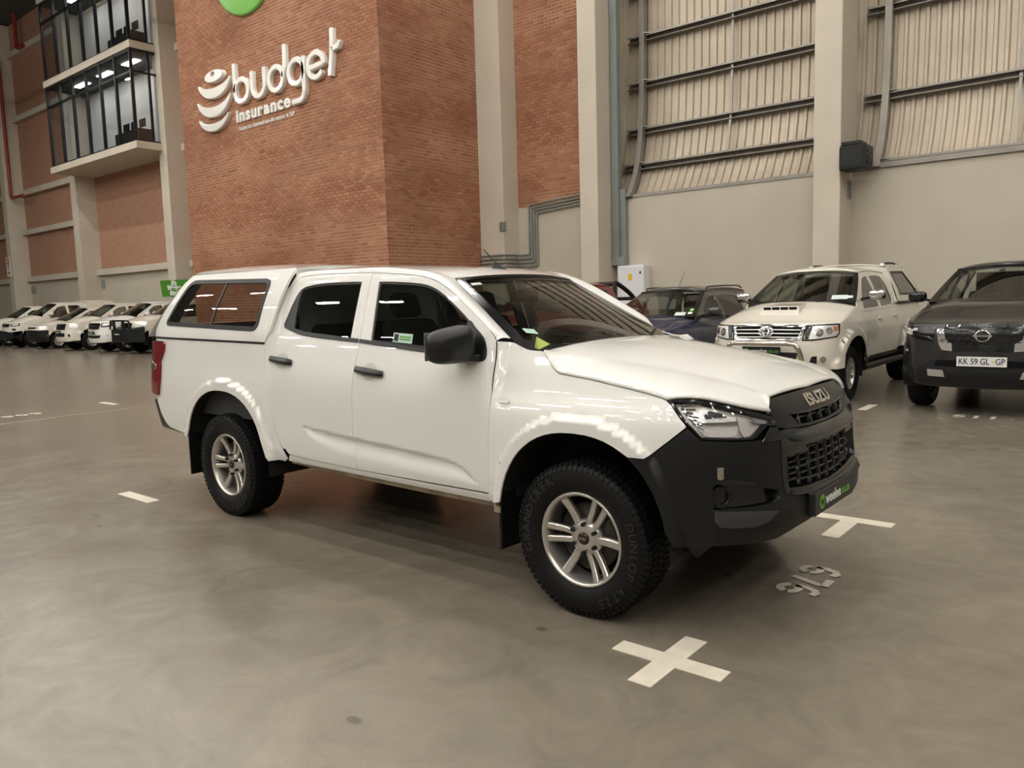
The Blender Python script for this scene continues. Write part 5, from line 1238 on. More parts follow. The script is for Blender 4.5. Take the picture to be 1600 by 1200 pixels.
for s in (-1, 1):
    rl = MB().tube(spl([(-2.55, s*.56, 1.86), (-2.65, s*.56, 1.915), (-3.1, s*.57, 1.93), (-3.45, s*.57, 1.91)], 4), .018, 8).obj('roof_rail', M['black'], hil)
    for xx in (-2.60, -3.35): MB().hull8([(xx-.10, s*.53, 1.86), (xx+.10, s*.53, 1.86), (xx+.10, s*.60, 1.85), (xx-.10, s*.60, 1.85)], [(xx-.04, s*.545, 1.925), (xx+.04, s*.545, 1.925), (xx+.04, s*.59, 1.92), (xx-.04, s*.59, 1.92)]).obj('rail_foot', M['cream_car'], rl)
    MB().tube([(-.55, s*.87, .42), (-2.55, s*.87, .42)], .05, 8).obj('side_step', M['black'], hil)
for k in (-.28, .30): MB().tube([(-.24, k, 1.36), (-.30, k+.1, 1.375)], .01, 5).obj('washer_jet', M['black'], hil)
# --- dark grey pickup at the right edge
NP = dict(fo=.90, ro=-4.2, W=.925, wb=3.15, Rt=.385, tw=.26, rim=.225, hz=1.085, hb=1.32, xc=-.35, wt=-1.10, zr=1.735, zt=1.82, rw=.62, xr=-2.5, zb=1.18, doors=[-.52, -1.55, -2.45], paint=M['grey_car'], lampz=.86, bz=.60, flare=.02, step=.05, sill=.46, arc=.03, mirmat=M['gloss_black'], crown=.05, fz=.33, bonexp=4.0, nomirror=1,
    bed=(1.22,), wins=[[(-.72, 1.22), (-.95, 1.48), (-1.2, 1.63), (-1.45, 1.68), (-1.5, 1.22)], [(-1.6, 1.22), (-1.58, 1.68), (-2.1, 1.68), (-2.35, 1.5), (-2.35, 1.24)]],
    stickers=((.42, .80, .05, .10, 'trim_grey'),),
    FT=[(.22, -.10), (.36, -.03), (.50, 0), (.62, -.01), (.75, -.015), (.95, -.03), (1.04, -.055), (1.10, -.11), (1.2, -.25), (1.5, -.8)],
    front=[('grille', M['gloss_black'], [(0, 1.045), (-.43, 1.040), (-.445, 1.02), (-.36, .79), (-.34, .765), (0, .765)], .006, 'c'),
           ('chrome_v', M['chrome'], [(-.50, 1.035), (-.42, 1.030), (-.385, .90), (-.315, .855), (-.31, .765), (-.42, .775), (-.46, .85)], .014, 's'),
           ('head_lamp', M['gloss_black'], [(-.515, 1.035), (-.66, 1.048), (-.95, 1.050), (-1.00, 1.03), (-.95, .955), (-.70, .89), (-.53, .865)], .004, 's'),
           ('lamp_blade', M['chrome'], [(-.60, .935), (-.53, .905), (-.53, .895), (-.62, .922), (-.80, .955), (-.80, .962)], .010, 's'),
           ('lower_bumper', M['satin_black'], [(0, .66), (-.55, .65), (-.70, .56), (-.74, .40), (-.70, .36), (0, .345)], .010, 'c'),
           ('lower_intake', M['dark'], [(0, .665), (-.48, .655), (-.50, .585), (0, .58)], .014, 'c'),
           ('skid_trim', M['silver'], [(-.57, .545), (-.40, .54), (-.375, .46), (-.56, .465)], .030, 's'),
           ('fog_pocket', M['satin_black'], [(-.86, .87), (-.96, .84), (-.98, .66), (-.88, .64)], .006, 's'),
           ('fog_lamp', M['lamp_grey'], [(-.90, .765), (-.945, .765), (-.945, .74), (-.90, .74)], .012, 's')])
nav, nsk, nq = gen_car('pickup_truck', 'dark grey pickup with white number plate at the right edge', 'pickup truck', (-1.56, 11.22, 0), R(-90), NP)
for sd in (-1, 1):
    for (q, z) in ((-.92, 1.012), (-.92, .975), (-.85, 1.000), (-.85, .962), (-.78, 1.012)):
        pts = [(q-.026, z-.014), (q+.026, z-.014), (q+.026, z+.014), (q-.026, z+.014)]
        skin_panel(nsk, 'lamp_cell', pts, M['plate_white'], nav, holes=[inset(pts, .008)], step=.05, lip=.02, d=.012, side=sd)
for i in range(9):
    for j in range(5):
        q = -.32+i*.08+(.04 if j % 2 else 0); z = 1.010-j*.052
        if abs(q) < .10 and j < 3: continue
        if abs(q) > .40-.10*(1.02-z)/.25-.02: continue
        skin_panel(nsk, 'grille_cell', [(q-.034, z), (q, z-.012), (q+.034, z), (q, z+.012)], M['grille_grey'], nav, step=.05, lip=.02, d=.016)
for z in (.965, .87): skin_panel(nsk, 'grille_slat', both([(0, z+.006), (-.38, z+.006), (-.375, z-.004), (0, z-.004)]), M['grille_grey'], nav, step=.1, lip=.02, d=.016)
bd = MB(); bd.tube([nsk.pt(.072*math.cos(t), .945+.062*math.sin(t), .028) for t in [2*math.pi*k/24 for k in range(24)]], .009, 6, closed=True)
bd.add([nsk.pt(a, b, .034) for a, b in ((-.095, .935), (.095, .935), (.095, .955), (-.095, .955))], [(0, 1, 2, 3)]); bd.obj('badge', M['chrome'], nav)
sign_text(nav, nsk, 'NISSAN', 0, .945, .020, M['gloss_black'], .0345, 1.5)
for k, ch in enumerate('NAVARA'): sign_text(nav, nsk, ch, -.40+k*.16, 1.062, .040, M['chrome'], .018, 1.5, .001)
np_ = MB().box((.895, -.25, .595), (.925, .25, .705)).obj('number_plate', M['plate_white'], nav)
text_obj('plate_print', 'KK 59 GL', lambda a, b, d: (.926+d, a-.075, .650+b), M['plate_blue'], np_, .098, .0008, .0012, .78)
text_obj('plate_print', 'GP', lambda a, b, d: (.926+d, a+.185, .650+b), M['plate_blue'], np_, .098, .0008, .0012, .78)
MB().box((.926, .105, .640), (.9265, .13, .660)).obj('plate_crest', M['yellow'], np_)
# --- blue compact SUV with black roof
BP = dict(fo=.82, ro=-3.1, W=.865, wb=2.5, Rt=.335, tw=.215, rim=.205, hz=.98, hb=1.16, xc=-.40, wt=-1.12, zr=1.545, zt=1.64, rw=.585, xr=-2.75, xrb=-2.95, zb=1.07, rise=.02, doors=[-.52, -1.42, -2.2], paint=M['blue_car'], roofpaint=M['black_car'], lampz=.80, bz=.55, flare=.012, step=.06, sill=.42, arc=.04, mirmat=M['black_car'], crown=.04, fz=.30,
    wins=[[(-.66, 1.09), (-.80, 1.27), (-1.05, 1.42), (-1.22, 1.47), (-1.36, 1.485), (-1.40, 1.10)], [(-1.50, 1.10), (-1.47, 1.49), (-2.0, 1.49), (-2.25, 1.45), (-2.30, 1.13)], [(-2.36, 1.16), (-2.34, 1.45), (-2.55, 1.42), (-2.68, 1.20)]],
    stickers=((.80, .05, .10, .12, 'pale_tag'), (.92, .10, .04, .08, 'pale_tag'), (.925, .22, .035, .08, 'green_tag')),
    front=[('grille', M['chrome'], [(0, .93), (-.50, .93), (-.48, .88), (0, .87)], .008, 'c'),
           ('head_lamp', M['gloss_black'], [(-.52, .93), (-.70, .955), (-.98, .965), (-.98, .87), (-.70, .82), (-.54, .84)], .004, 's'),
           ('lamp_lens', M['lamp_clear'], [(-.56, .92), (-.70, .94), (-.95, .95), (-.95, .90), (-.70, .885), (-.58, .89)], .010, 's'),
           ('lower_intake', M['black'], [(0, .62), (-.5, .62), (-.46, .42), (0, .42)], .006, 'c')])
blu, bsk, bq = gen_car('compact_suv', 'dark blue compact car with black roof, left of the white nudge-bar pickup', 'car', (-6.37, 10.85, 0), R(-90), BP)
MB().tube([(-1.35, .0, 1.62), (-1.62, .0, 1.92)], [.006, .003], 6).obj('aerial', M['black'], blu)
for s in (-1, 1): MB().tube(spl([(-1.25, s*.56, 1.60), (-1.4, s*.57, 1.635), (-2.4, s*.57, 1.645), (-2.65, s*.56, 1.60)], 4), .016, 6).obj('roof_rail', M['black_car'], blu)
# --- red pickup behind it: cab and roll bar show above the bonnet
RP = dict(fo=.86, ro=-4.2, W=.90, wb=3.1, Rt=.37, tw=.25, rim=.215, hz=1.05, hb=1.28, xc=-.42, wt=-1.12, zr=1.70, zt=1.78, rw=.62, xr=-2.3, zb=1.16, doors=[-.5, -1.5, -2.25], paint=M['red_car'], lampz=.88, bz=.58, step=.08, sill=.45, arc=.02, mirmat=M['black'], crown=.03,
    bed=(1.22,), wins=[[(-.70, 1.20), (-.92, 1.45), (-1.15, 1.60), (-1.45, 1.65), (-1.48, 1.20)], [(-1.58, 1.20), (-1.56, 1.65), (-2.0, 1.65), (-2.12, 1.5), (-2.16, 1.22)]],
    front=[('grille', M['gloss_black'], [(0, 1.02), (-.45, 1.02), (-.42, .85), (0, .84)], .006, 'c'), ('head_lamp', M['lamp_clear'], [(-.50, 1.02), (-.98, 1.04), (-.98, .93), (-.52, .87)], .006, 's'), ('lower_intake', M['black'], [(0, .62), (-.5, .62), (-.46, .42), (0, .42)], .006, 'c')])
red, rsk, rq = gen_car('pickup_truck', 'dark red pickup with black roll bar, mostly hidden behind the windscreen pillar', 'pickup truck', (-9.05, 11.05, 0), R(-90), RP)
for s in (-1, 1):
    rb_ = MB(); rb_.tube(spl([(-2.42, s*.62, 1.20), (-2.44, s*.60, 1.62), (-2.50, s*.57, 1.76), (-2.62, s*.58, 1.75), (-2.95, s*.66, 1.55), (-3.25, s*.74, 1.24)], 5), .045, 8); rb_.tube([(-2.46, s*.60, 1.46), (-3.02, s*.69, 1.46)], .035, 8); rb_.tube([(-2.55, s*.66, 1.30), (-3.18, s*.72, 1.30)], .035, 8)
    rb_.obj('roll_bar', M['black'], red)
MB().tube([(-2.50, -.57, 1.76), (-2.50, .57, 1.76)], .045, 8).obj('roll_bar_hoop', M['black'], red)
# --- row of white vehicles far on the left
def lamp(q0, q1, z0, z1, z2): return [(q0, z1), (q0-.05, z2), (q1, z2+.01), (q1, z0+.03), ((q0+q1)/2, z0), (q0, z0)]
base = dict(fo=.86, ro=-4.1, W=.89, wb=3.08, Rt=.375, tw=.25, rim=.21, hz=1.07, hb=1.30, xc=-.42, wt=-1.12, zr=1.72, zt=1.80, rw=.61, xr=-2.4, zb=1.18, doors=[-.50, -1.50, -2.3], paint=M['cream_car'], lampz=.90, bz=.58, step=.09, sill=.46, crown=.03, group='white vehicles parked along the left wall', flare=.014)
W1 = [(-.70, 1.22), (-.92, 1.47), (-1.15, 1.62), (-1.45, 1.67), (-1.48, 1.22)]; W2 = [(-1.58, 1.22), (-1.56, 1.67), (-2.0, 1.67), (-2.14, 1.5), (-2.20, 1.24)]
gr = lambda m, w=.42, zt=1.03, zb=.84: ('grille', m, [(0, zt), (-w, zt-.01), (-w+.03, zb+.01), (0, zb)], .008, 'c')
intake = ('lower_intake', M['black'], [(0, .66), (-.45, .65), (-.42, .54), (0, .53)], .008, 'c')
def row_car(nm, lab, cat, X, **kw):
    P = dict(base); P.update(kw); return gen_car(nm, lab, cat, (X, 13.2, 0), R(-90), P)
# single cab at the left edge
row_car('pickup_truck', 'white single-cab pickup cut off by the left edge of the photo', 'pickup truck', -41.9, xr=-1.75, doors=[-.50, -1.62], wins=[[(-.66, 1.22), (-.88, 1.46), (-1.12, 1.61), (-1.52, 1.66), (-1.56, 1.22)]], bed=(1.22,), zr=1.74, zt=1.83, front=[gr(M['gloss_black']), ('head_lamp', M['lamp_clear'], lamp(-.5, -.98, .88, 1.02, 1.04), .008, 's'), intake])
# tall one with steel bumper
c1, s1, q1 = row_car('pickup_truck', 'tall white pickup with dark steel front bumper, second from left', 'pickup truck', -38.9, hz=1.12, hb=1.38, zr=1.86, zt=1.95, zb=1.24, Rt=.39, fz=.70, bed=(1.30, 'canopy', 1.98, .22), wins=[[(-.72, 1.28), (-.92, 1.55), (-1.15, 1.74), (-1.45, 1.80), (-1.48, 1.28)], [(-1.58, 1.28), (-1.56, 1.80), (-2.0, 1.80), (-2.14, 1.6), (-2.2, 1.3)]], front=[gr(M['gloss_black'], .44, 1.07, .92), ('head_lamp', M['gloss_black'], lamp(-.52, -.98, .95, 1.06, 1.08), .006, 's'), ('lamp_lens', M['lamp_clear'], lamp(-.60, -.92, .98, 1.04, 1.06), .014, 's'), ('fog_pocket', M['black'], [(-.62, .86), (-.80, .86), (-.80, .76), (-.62, .78)], .008, 's')])
MB().hull8([(.80, -.86, .42), (1.02, -.45, .40), (1.02, .45, .40), (.80, .86, .42)], [(.80, -.86, .66), (1.02, -.45, .78), (1.02, .45, .78), (.80, .86, .66)]).obj('steel_bumper', M['black_frame'], c1, bevel=.03)
# small van with black bumper
row_car('compact_car', 'low white car with deep black front bumper, third from left', 'car', -36.2, fo=.80, ro=-3.2, W=.87, wb=2.65, Rt=.32, tw=.2, rim=.19, steel=True, hz=.95, hb=1.14, zr=1.62, zt=1.70, zb=1.06, xc=-.45, wt=-1.35, xr=-2.9, rw=.62, doors=[-.52, -1.5, -2.2], lampz=.78, bz=.50, sill=.36, bumpmat=M['satin_black'], upper=.80, fz=.28, wins=[[(-.80, 1.10), (-1.05, 1.33), (-1.35, 1.50), (-1.52, 1.54), (-1.56, 1.10)]], front=[('grille', M['gloss_black'], [(0, .915), (-.42, .92), (-.42, .85), (0, .845)], .010, 'c'), ('head_lamp', M['lamp_clear'], lamp(-.46, -.92, .83, .92, .945), .010, 's'), ('lower_intake', M['black'], [(0, .58), (-.5, .58), (-.46, .44), (0, .44)], .008, 'c')])
# older white pickup
c3, s3, q3 = row_car('pickup_truck', 'warm white pickup with rectangular chrome grille, fourth from left', 'pickup truck', -33.0, bed=(1.24,), wins=[W1, W2], steel=True, front=[('chrome_surround', M['chrome'], [(0, 1.05), (-.45, 1.05), (-.43, .82), (0, .81)], .006, 'c'), gr(M['gloss_black'], .40, 1.03, .84), ('head_lamp', M['lamp_clear'], lamp(-.50, -1.0, .88, 1.04, 1.06), .008, 's'), ('lower_intake', M['black'], [(0, .70), (-.42, .69), (-.40, .56), (0, .55)], .008, 'c'), ('fog_pocket', M['black'], [(-.60, .66), (-.68, .66), (-.70, .56), (-.60, .56)], .008, 's')])
weelee_plate(c3, .90, 0, .73, .44)
# white pickup with chrome bars
c4, s4, q4 = row_car('pickup_truck', 'bright white pickup with slim dark headlamps, beside the black bull bar', 'pickup truck', -30.0, paint=M['white_car'], hz=1.12, bed=(1.27,), wins=[W1, W2], front=[('chrome_surround', M['chrome'], [(0, 1.08), (-.46, 1.075), (-.50, 1.0), (-.42, .85), (0, .83)], .006, 'c'), gr(M['gloss_black'], .43, 1.05, .87), ('grille_slat', M['chrome'], [(0, .985), (-.46, .97), (-.46, .945), (0, .955)], .02, 'c'), ('head_lamp', M['gloss_black'], lamp(-.54, -1.0, .93, 1.06, 1.08), .006, 's'), ('lamp_lens', M['lamp_clear'], lamp(-.60, -.92, .97, 1.04, 1.06), .014, 's'), ('lower_intake', M['black'], [(0, .62), (-.52, .64), (-.46, .54), (0, .52)], .008, 'c'), ('fog_pocket', M['lamp_clear'], [(-.74, .66), (-.84, .66), (-.84, .60), (-.74, .60)], .008, 's')])
weelee_plate(c4, .905, 0, .73, .5)
# pickup with bull bar nearest the green board
c5, s5, q5 = row_car('pickup_truck', 'warm white pickup with black bull bar, right end of the row', 'pickup truck', -27.45, hz=1.13, bed=(1.27,), wins=[W1, W2], fz=.75, front=[gr(M['gloss_black'], .42, 1.08, .86), ('head_lamp', M['lamp_clear'], lamp(-.52, -1.02, .92, 1.07, 1.09), .008, 's')])
bb = MB().hull8([(.60, -.93, .40), (1.05, -.60, .42), (1.05, .60, .42), (.60, .93, .40)], [(.58, -.93, .96), (1.05, -.60, .86), (1.05, .60, .86), (.58, .93, .96)]).obj('bull_bar', M['black_frame'], c5, bevel=.03)
for y in (-.34, .34): MB().tube([(1.03, y, .80), (1.05, y, 1.16)], .05, 8).obj('bar_upright', M['black_frame'], bb)
MB().tube(spl([(1.02, -.72, .86), (1.0, -.70, 1.08), (1.03, -.60, 1.15), (1.06, 0, 1.16), (1.03, .60, 1.15), (1.0, .70, 1.08), (1.02, .72, .86)], 5), .032, 8).obj('bar_hoop', M['black_frame'], bb)
weelee_plate(bb, 1.06, -.1, .70, .46)
# ------------------------------------------------------------------ signs, markings and fittings
# --- raised lettering on the brick tower
SY = YS-.01
sgn = thing('wall_sign', 'raised white budget insurance lettering with beehive emblem on the brick tower', 'sign', (-18.5, SY, 7.2))
def ribbon(path, wd, closed=False, taper=None):
    """outline polygon strip of a stroke"""
    n = len(path); L_, R_ = [], []
    for i, p in enumerate(path):
        a = path[i-1] if (i or closed) else p; b = path[(i+1) % n] if (i < n-1 or closed) else p
        d = math.hypot(b[0]-a[0], b[1]-a[1]) or 1; nx, ny = -(b[1]-a[1])/d, (b[0]-a[0])/d
        w = wd*(taper(i/(n-1)) if taper else 1)/2
        L_.append((p[0]+nx*w, p[1]+ny*w)); R_.append((p[0]-nx*w, p[1]-ny*w))
    return L_, R_
def stroke3(mb, path, wd, dep, closed=False, taper=None, fn=None):
    L_, R_ = ribbon(path, wd, closed, taper); n = len(path)
    c = .022
    def inn(a, b, t): return (a[0]+(b[0]-a[0])*t, a[1]+(b[1]-a[1])*t)
    V = []
    for l, r in zip(L_, R_):
        d = math.dist(l, r) or 1; t = min(.4, c/d)
        for (p, dd) in ((l, 0), (l, dep-c), (inn(l, r, t), dep), (inn(r, l, t), dep), (r, dep-c), (r, 0)): V.append(fn(p[0], p[1], dd))
    F = []
    for i in range(n if closed else n-1):
        j = (i+1) % n
        for k in range(5): F.append((i*6+k, i*6+k+1, j*6+k+1, j*6+k))
    mb.add(V, F, False)
    if not closed: mb.add(V[:6], [(0, 1, 2, 3, 4, 5)]); mb.add(V[-6:], [(5, 4, 3, 2, 1, 0)])
sf = lambda a, b, d: (a+18.5, -d, b-7.2)
ring = lambda cx, cz, rx, rz, a0=0, a1=360, n=30: [(cx+rx*math.cos(R(a0+(a1-a0)*k/n)), cz+rz*math.sin(R(a0+(a1-a0)*k/n))) for k in range(n+(0 if abs(a1-a0) == 360 else 1))]
LW, LD = .145, .12
def letter(nm, parts):
    mb = MB()
    for path, cl in parts: stroke3(mb, path, LW, LD, cl, None, sf)
    return mb.obj('letter_'+nm, M['white_sign'], sgn)
letter('b', [([(-19.95, 8.14), (-19.95, 7.38)], False), (ring(-19.64, 7.38, .32, .29), True)])
letter('u', [([(-19.12, 7.78), (-19.12, 7.36)]+ring(-18.83, 7.36, .29, .27, 180, 360, 14)+[(-18.54, 7.78)], False)])
letter('d', [(ring(-18.03, 7.38, .31, .29), True), ([(-17.60, 8.14), (-17.62, 7.6), (-17.72, 7.38)], False)])
letter('g', [(ring(-17.15, 7.38, .31, .29), True), ([(-16.84, 7.70), (-16.84, 6.95)]+ring(-17.10, 6.92, .26, .27, 0, -75, 8)+[(-17.34, 6.66)], False)])
letter('e', [(ring(-16.34, 7.38, .31, .29, -40, -360, 30)+[(-16.05, 7.38), (-16.60, 7.34)], False)])
letter('t', [([(-15.66, 8.10), (-15.70, 7.5), (-15.80, 7.02)], False), ([(-15.68, 7.62), (-15.45, 7.64), (-15.38, 7.76)], False)])
ins = 'insurance'; V, F = text_data(ins, .46, .03, .012, 'LEFT')
_x = -20.05
for ch in ins:
    V, F = text_data(ch, .46, .03, .016, 'LEFT'); w = max(v[0] for v in V)
    mobj('letter_'+ch, mesh_data('letter', [sf(_x+v[0]*1.22, 6.745+v[1], .03+v[2]) for v in V], F, M['white_sign']), sgn); _x += w*1.22+.05
text_obj('licence_line', 'Budget is a licensed non-life insurer & FSP', lambda a, b, d: sf(-18.71+a*1.0, 6.42+b, .01+d), M['white_sign'], sgn, .152, .008, .002)
# emblem: oval top and three hanging bands
mb = MB(); _o = ring(-20.97, 8.02, .50, .18, 0, 360, 32); _i = ring(-21.0, 8.08, .11, .07, 0, 360, 32); _n = 32
mb.add([sf(a, b, 0) for a, b in _o]+[sf(-20.97+(a+20.97)*.93, 8.02+(b-8.02)*.86, LD) for a, b in _o]+[sf(a, b, LD) for a, b in _i]+[sf(a, b, 0) for a, b in _i], [(r_*_n+k, r_*_n+(k+1) % _n, (r_+1)*_n+(k+1) % _n, (r_+1)*_n+k) for r_ in range(3) for k in range(_n)]); mb.obj('emblem_top', M['white_sign'], sgn)
def band(cx, zt, hw, drop, wd):
    mb = MB(); n = 22; path = [(cx+hw*math.sin(R(-75+150*k/n))/math.sin(R(75)), zt-drop*math.cos(R(-75+150*k/n))) for k in range(n+1)]
    stroke3(mb, path, wd, LD, False, lambda t: .18+.95*math.sin(math.pi*t), sf); mb.obj('emblem_band', M['white_sign'], sgn)
band(-20.99, 7.98, .83, .42, .27); band(-21.06, 7.55, .87, .50, .26); band(-21.12, 7.03, .77, .40, .20)
# green disc above
gd = thing('disc_sign', 'large round green sign cut by the top edge, above the white lettering', 'sign', (-19.18, SY, 10.9))
MB().lathe([(0, -.10), (1.58, -.10), (1.62, -.07), (1.62, 0)], 64, 'y').obj('green_face', M['green_sign'], gd)
# --- floor markings
def mark(nm, polys, lab, cat, z=.004):
    o = MB()
    for p in polys: o.prism(p, 0.0005, z, lambda a, b, d: (a, b, d))
    return tag(o.obj(nm, M['line_paint']), lab, cat)
mark('floor_cross', [[(-1.767, 2.757), (-1.267, 2.757), (-1.267, 2.857), (-1.767, 2.857)], [(-1.568, 2.557), (-1.464, 2.557), (-1.464, 2.757), (-1.568, 2.757)], [(-1.568, 2.857), (-1.464, 2.857), (-1.464, 3.055), (-1.568, 3.055)]], 'white painted cross on the floor in front of the front wheel', 'floor marking')
mark('floor_tee', [[(-1.74, 5.257), (-1.260, 5.257), (-1.260, 5.372), (-1.74, 5.372)], [(-1.571, 4.86), (-1.463, 4.86), (-1.463, 5.257), (-1.571, 5.257)]], 'white painted T mark under the front number plate', 'floor marking')
mark('floor_dash', [[(-6.622, 2.811), (-6.10, 2.811), (-6.10, 2.912), (-6.622, 2.912)]], 'white floor dash left of the rear wheel', 'floor marking')
mark('floor_dash', [[(-13.56, 5.57), (-13.01, 5.57), (-13.01, 5.665), (-13.56, 5.665)]], 'far white floor dash near the 606 bay number', 'floor marking')
mark('floor_dash', [[(-2.910, 10.35), (-2.807, 10.35), (-2.807, 10.88), (-2.910, 10.88)]], 'white floor dash between the white and dark grey parked pickups', 'floor marking')
def floor_number(body, cx, cy, lab, hx, wy, ang):
    """stencilled digits lying on the floor; hx digit height, wy digit pitch"""
    root = thing('bay_number', lab, 'floor marking', (cx, cy, .0005), ang)
    def bar(mb, x0, y0, x1, y1): mb.box((x0, y0, 0), (x1, y1, .0035))
    for i, ch in enumerate(body):
        V, F = [], []; mb = MB(); w, h, t = wy*.80, hx, wy*.25; ox = (i-(len(body)-1)/2)*wy
        f = lambda a, b, d: (ox+a, b, d)
        def seg(path, cl=False, tk=t):
            L_, R_ = ribbon(path, tk, cl); n = len(path)
            v = [f(p[0], p[1], .0035) for p in L_]+[f(p[0], p[1], .0035) for p in R_]
            mb.add(v, [(k, n+k, n+(k+1) % n, (k+1) % n) for k in range(n if cl else n-1)])
        if ch == '6':
            seg(ring(0, -h*.22, w*.38, h*.21, 12, 168, 14)); seg(ring(0, -h*.22, w*.38, h*.21, 192, 348, 14))
            seg([(-w*.38, -h*.16), (-w*.36, h*.10), (-w*.22, h*.33), (w*.05, h*.42), (w*.33, h*.36)])
        elif ch == '0':
            seg(ring(0, 0, w*.38, h*.40, 8, 172, 14)); seg(ring(0, 0, w*.38, h*.40, 188, 352, 14))
        elif ch == '7':
            seg([(-w*.42, h*.42), (w*.40, h*.42)]); seg([(w*.34, h*.34), (-w*.12, -h*.45)])
        elif ch == '1':
            seg([(0, h*.45), (0, -h*.45)]); seg([(-w*.22, h*.28), (0, h*.43)])
        mb.obj('digit_'+{'6': 'six', '7': 'seven', '0': 'zero', '1': 'one'}[ch], M['line_paint'], root)
    return root
floor_number('676', -1.362, 4.055, 'white stencilled 676 on the floor beside the front bumper', .215, .165, R(-90))
floor_number('606', -13.05, 4.26, 'white stencilled 606 on the floor behind the pickup', .22, .19, R(-90))
floor_number('611', -1.60, 10.36, 'white stencilled 611 on the floor before the dark grey pickup', .24, .17, 0)
# expansion joint strip
for i, (a, b, c, d) in enumerate(((-12.35, -20, -12.29, 16), (-30, -1.02, 10, -.99))):
    o = MB().box((a, b, .0004), (c, d, .0012)).obj('trim_%d' % (i+1), pmat('joint filler', (.26, .215, .16), .45), None); structure(o, 'thin pale joint line across the concrete floor')
# --- green board over the row of cars
gb = thing('advert_board', "green board reading It's Weelee time! above the row of white cars", 'sign', (-33.16, 17.155, 0), 0)
bx0, bx1 = -.95, .93
MB().hull8([(-1.03, 0, 2.05), (1.18, 0, 2.05), (1.18, .045, 2.05), (-1.03, .045, 2.05)], [(-1.18, 0, 2.77), (1.18, 0, 2.74), (1.18, .045, 2.74), (-1.18, .045, 2.77)]).obj('board', M['green_board'], gb)
for k, (t, zz) in enumerate((("It's", 2.62), ('Weelee', 2.42), ('time!', 2.20))): text_obj('board_print', t, lambda a, b, d: (a+.05, -.003-d, zz+b), M['white_paint'], gb, .30, .001, .016, 1.25)
# --- hanging glass office on the left wall
off_ = thing('glass_office', 'glass fronted office box hanging between the left columns', 'office')
OX0, OX1, OY = -42.3, -33.3, 16.1
M['office_glass'] = glass_mat('office glass', (.70, .74, .78), .05); M['office_wall'] = pmat('office wall', (.62, .60, .57), .6); M['office_lamp'] = pmat('office lamp', (.9, .9, .9), .5, emit=(1, .96, .88), es=28)
for z0, nm in ((8.25, 'floor_slab'), (12.30, 'floor_slab'), (16.2, 'floor_slab')): MB().box((OX0, OY, z0), (OX1, YL+.2, z0+.30)).obj(nm, M['column'], off_, bevel=.01)
for z0, z1 in ((8.55, 12.30), (12.60, 16.2)):
    MB().add([(OX0+.1, OY+.1, z0), (OX1-.12, OY+.1, z0), (OX1-.12, OY+.1, z1), (OX0+.1, OY+.1, z1)], [(0, 1, 2, 3)]).obj('glass_front', M['office_glass'], off_)
    MB().add([(OX1-.12, OY+.1, z0), (OX1-.12, YL, z0), (OX1-.12, YL, z1), (OX1-.12, OY+.1, z1)], [(0, 1, 2, 3)]).obj('glass_side', M['office_glass'], off_)
    for k in range(7):
        xx = OX0+.15+k*(OX1-OX0-.35)/6; MB().box((xx-.05, OY+.05, z0), (xx+.05, OY+.17, z1)).obj('mullion', M['black_frame'], off_)
    for yy in (OY+.8,): MB().box((OX1-.17, yy-.04, z0), (OX1-.07, yy+.04, z1)).obj('mullion', M['black_frame'], off_)
    for zz in (z0, z1-.95, z1-.08):
        MB().box((OX0+.1, OY+.06, zz), (OX1-.1, OY+.16, zz+.07)).obj('transom', M['black_frame'], off_); MB().box((OX1-.18, OY+.06, zz), (OX1-.08, YL, zz+.07)).obj('transom', M['black_frame'], off_)
    MB().box((OX0+.1, YL+.02, z0), (OX1-.2, YL+.06, z1)).obj('inner_wall', M['office_wall'], off_)
    MB().box((OX0+.1, OY+.2, z1-.10), (OX1-.2, YL, z1-.06)).obj('office_ceiling', M['interior'], off_)
    for k in range(3):
        xx = -40.6+k*2.5; MB().box((xx, OY+.7, z1-.13), (xx+1.2, OY+1.0, z1-.11)).obj('ceiling_panel', M['office_lamp'], off_)
    MB().box((-36.5, OY+.6, z0), (-34.3, OY+1.3, z0+.75)).obj('desk', M['black'], off_)
    for k in range(3): MB().box((-36.3+k*.75, OY+.9, z0+.85), (-35.75+k*.75, OY+.93, z0+1.2)).obj('monitor', M['black_frame'], off_)
# --- pipes on the left
rp = MB(); rp.tube(spl_path([(-51.80, 17.45, 15.9), (-51.80, 17.45, 8.15), (-49.9, 17.45, 8.12)], .2), .09, 8)
tag(rp.obj('fire_pipe', M['red_pipe']), 'long red pipe bent at its foot on the far left column', 'pipe')
rp = MB(); rp.tube(spl_path([(-49.8, 17.77, 17.98), (-49.8, 17.77, 16.15), (-48.9, 17.77, 16.12)], .2), .11, 8)
tag(rp.obj('fire_pipe', M['red_pipe']), 'short red pipe high in the top left corner', 'pipe')
fs = thing('fire_sign', 'small white sign with red symbols on the far left column', 'sign', (-52.75, 17.20, 4.28))
MB().box((-.02, -.02, -.60), (.62, .004, .52)).obj('plate', M['white_paint'], fs)
MB().lathe([(.10, -.03), (.20, -.03)], 20, 'y', (.3, 0, .28)).obj('symbol', M['red_print'], fs)
MB().box((.24, -.03, -.16), (.36, -.022, .08)).obj('symbol', M['red_print'], fs)
MB().prism([(.12, -.36), (.32, -.36), (.32, -.26), (.50, -.40), (.32, -.54), (.32, -.44), (.12, -.44)], .022, .03, lambda a, b, d: (a, -d, b)).obj('symbol', M['red_print'], fs)
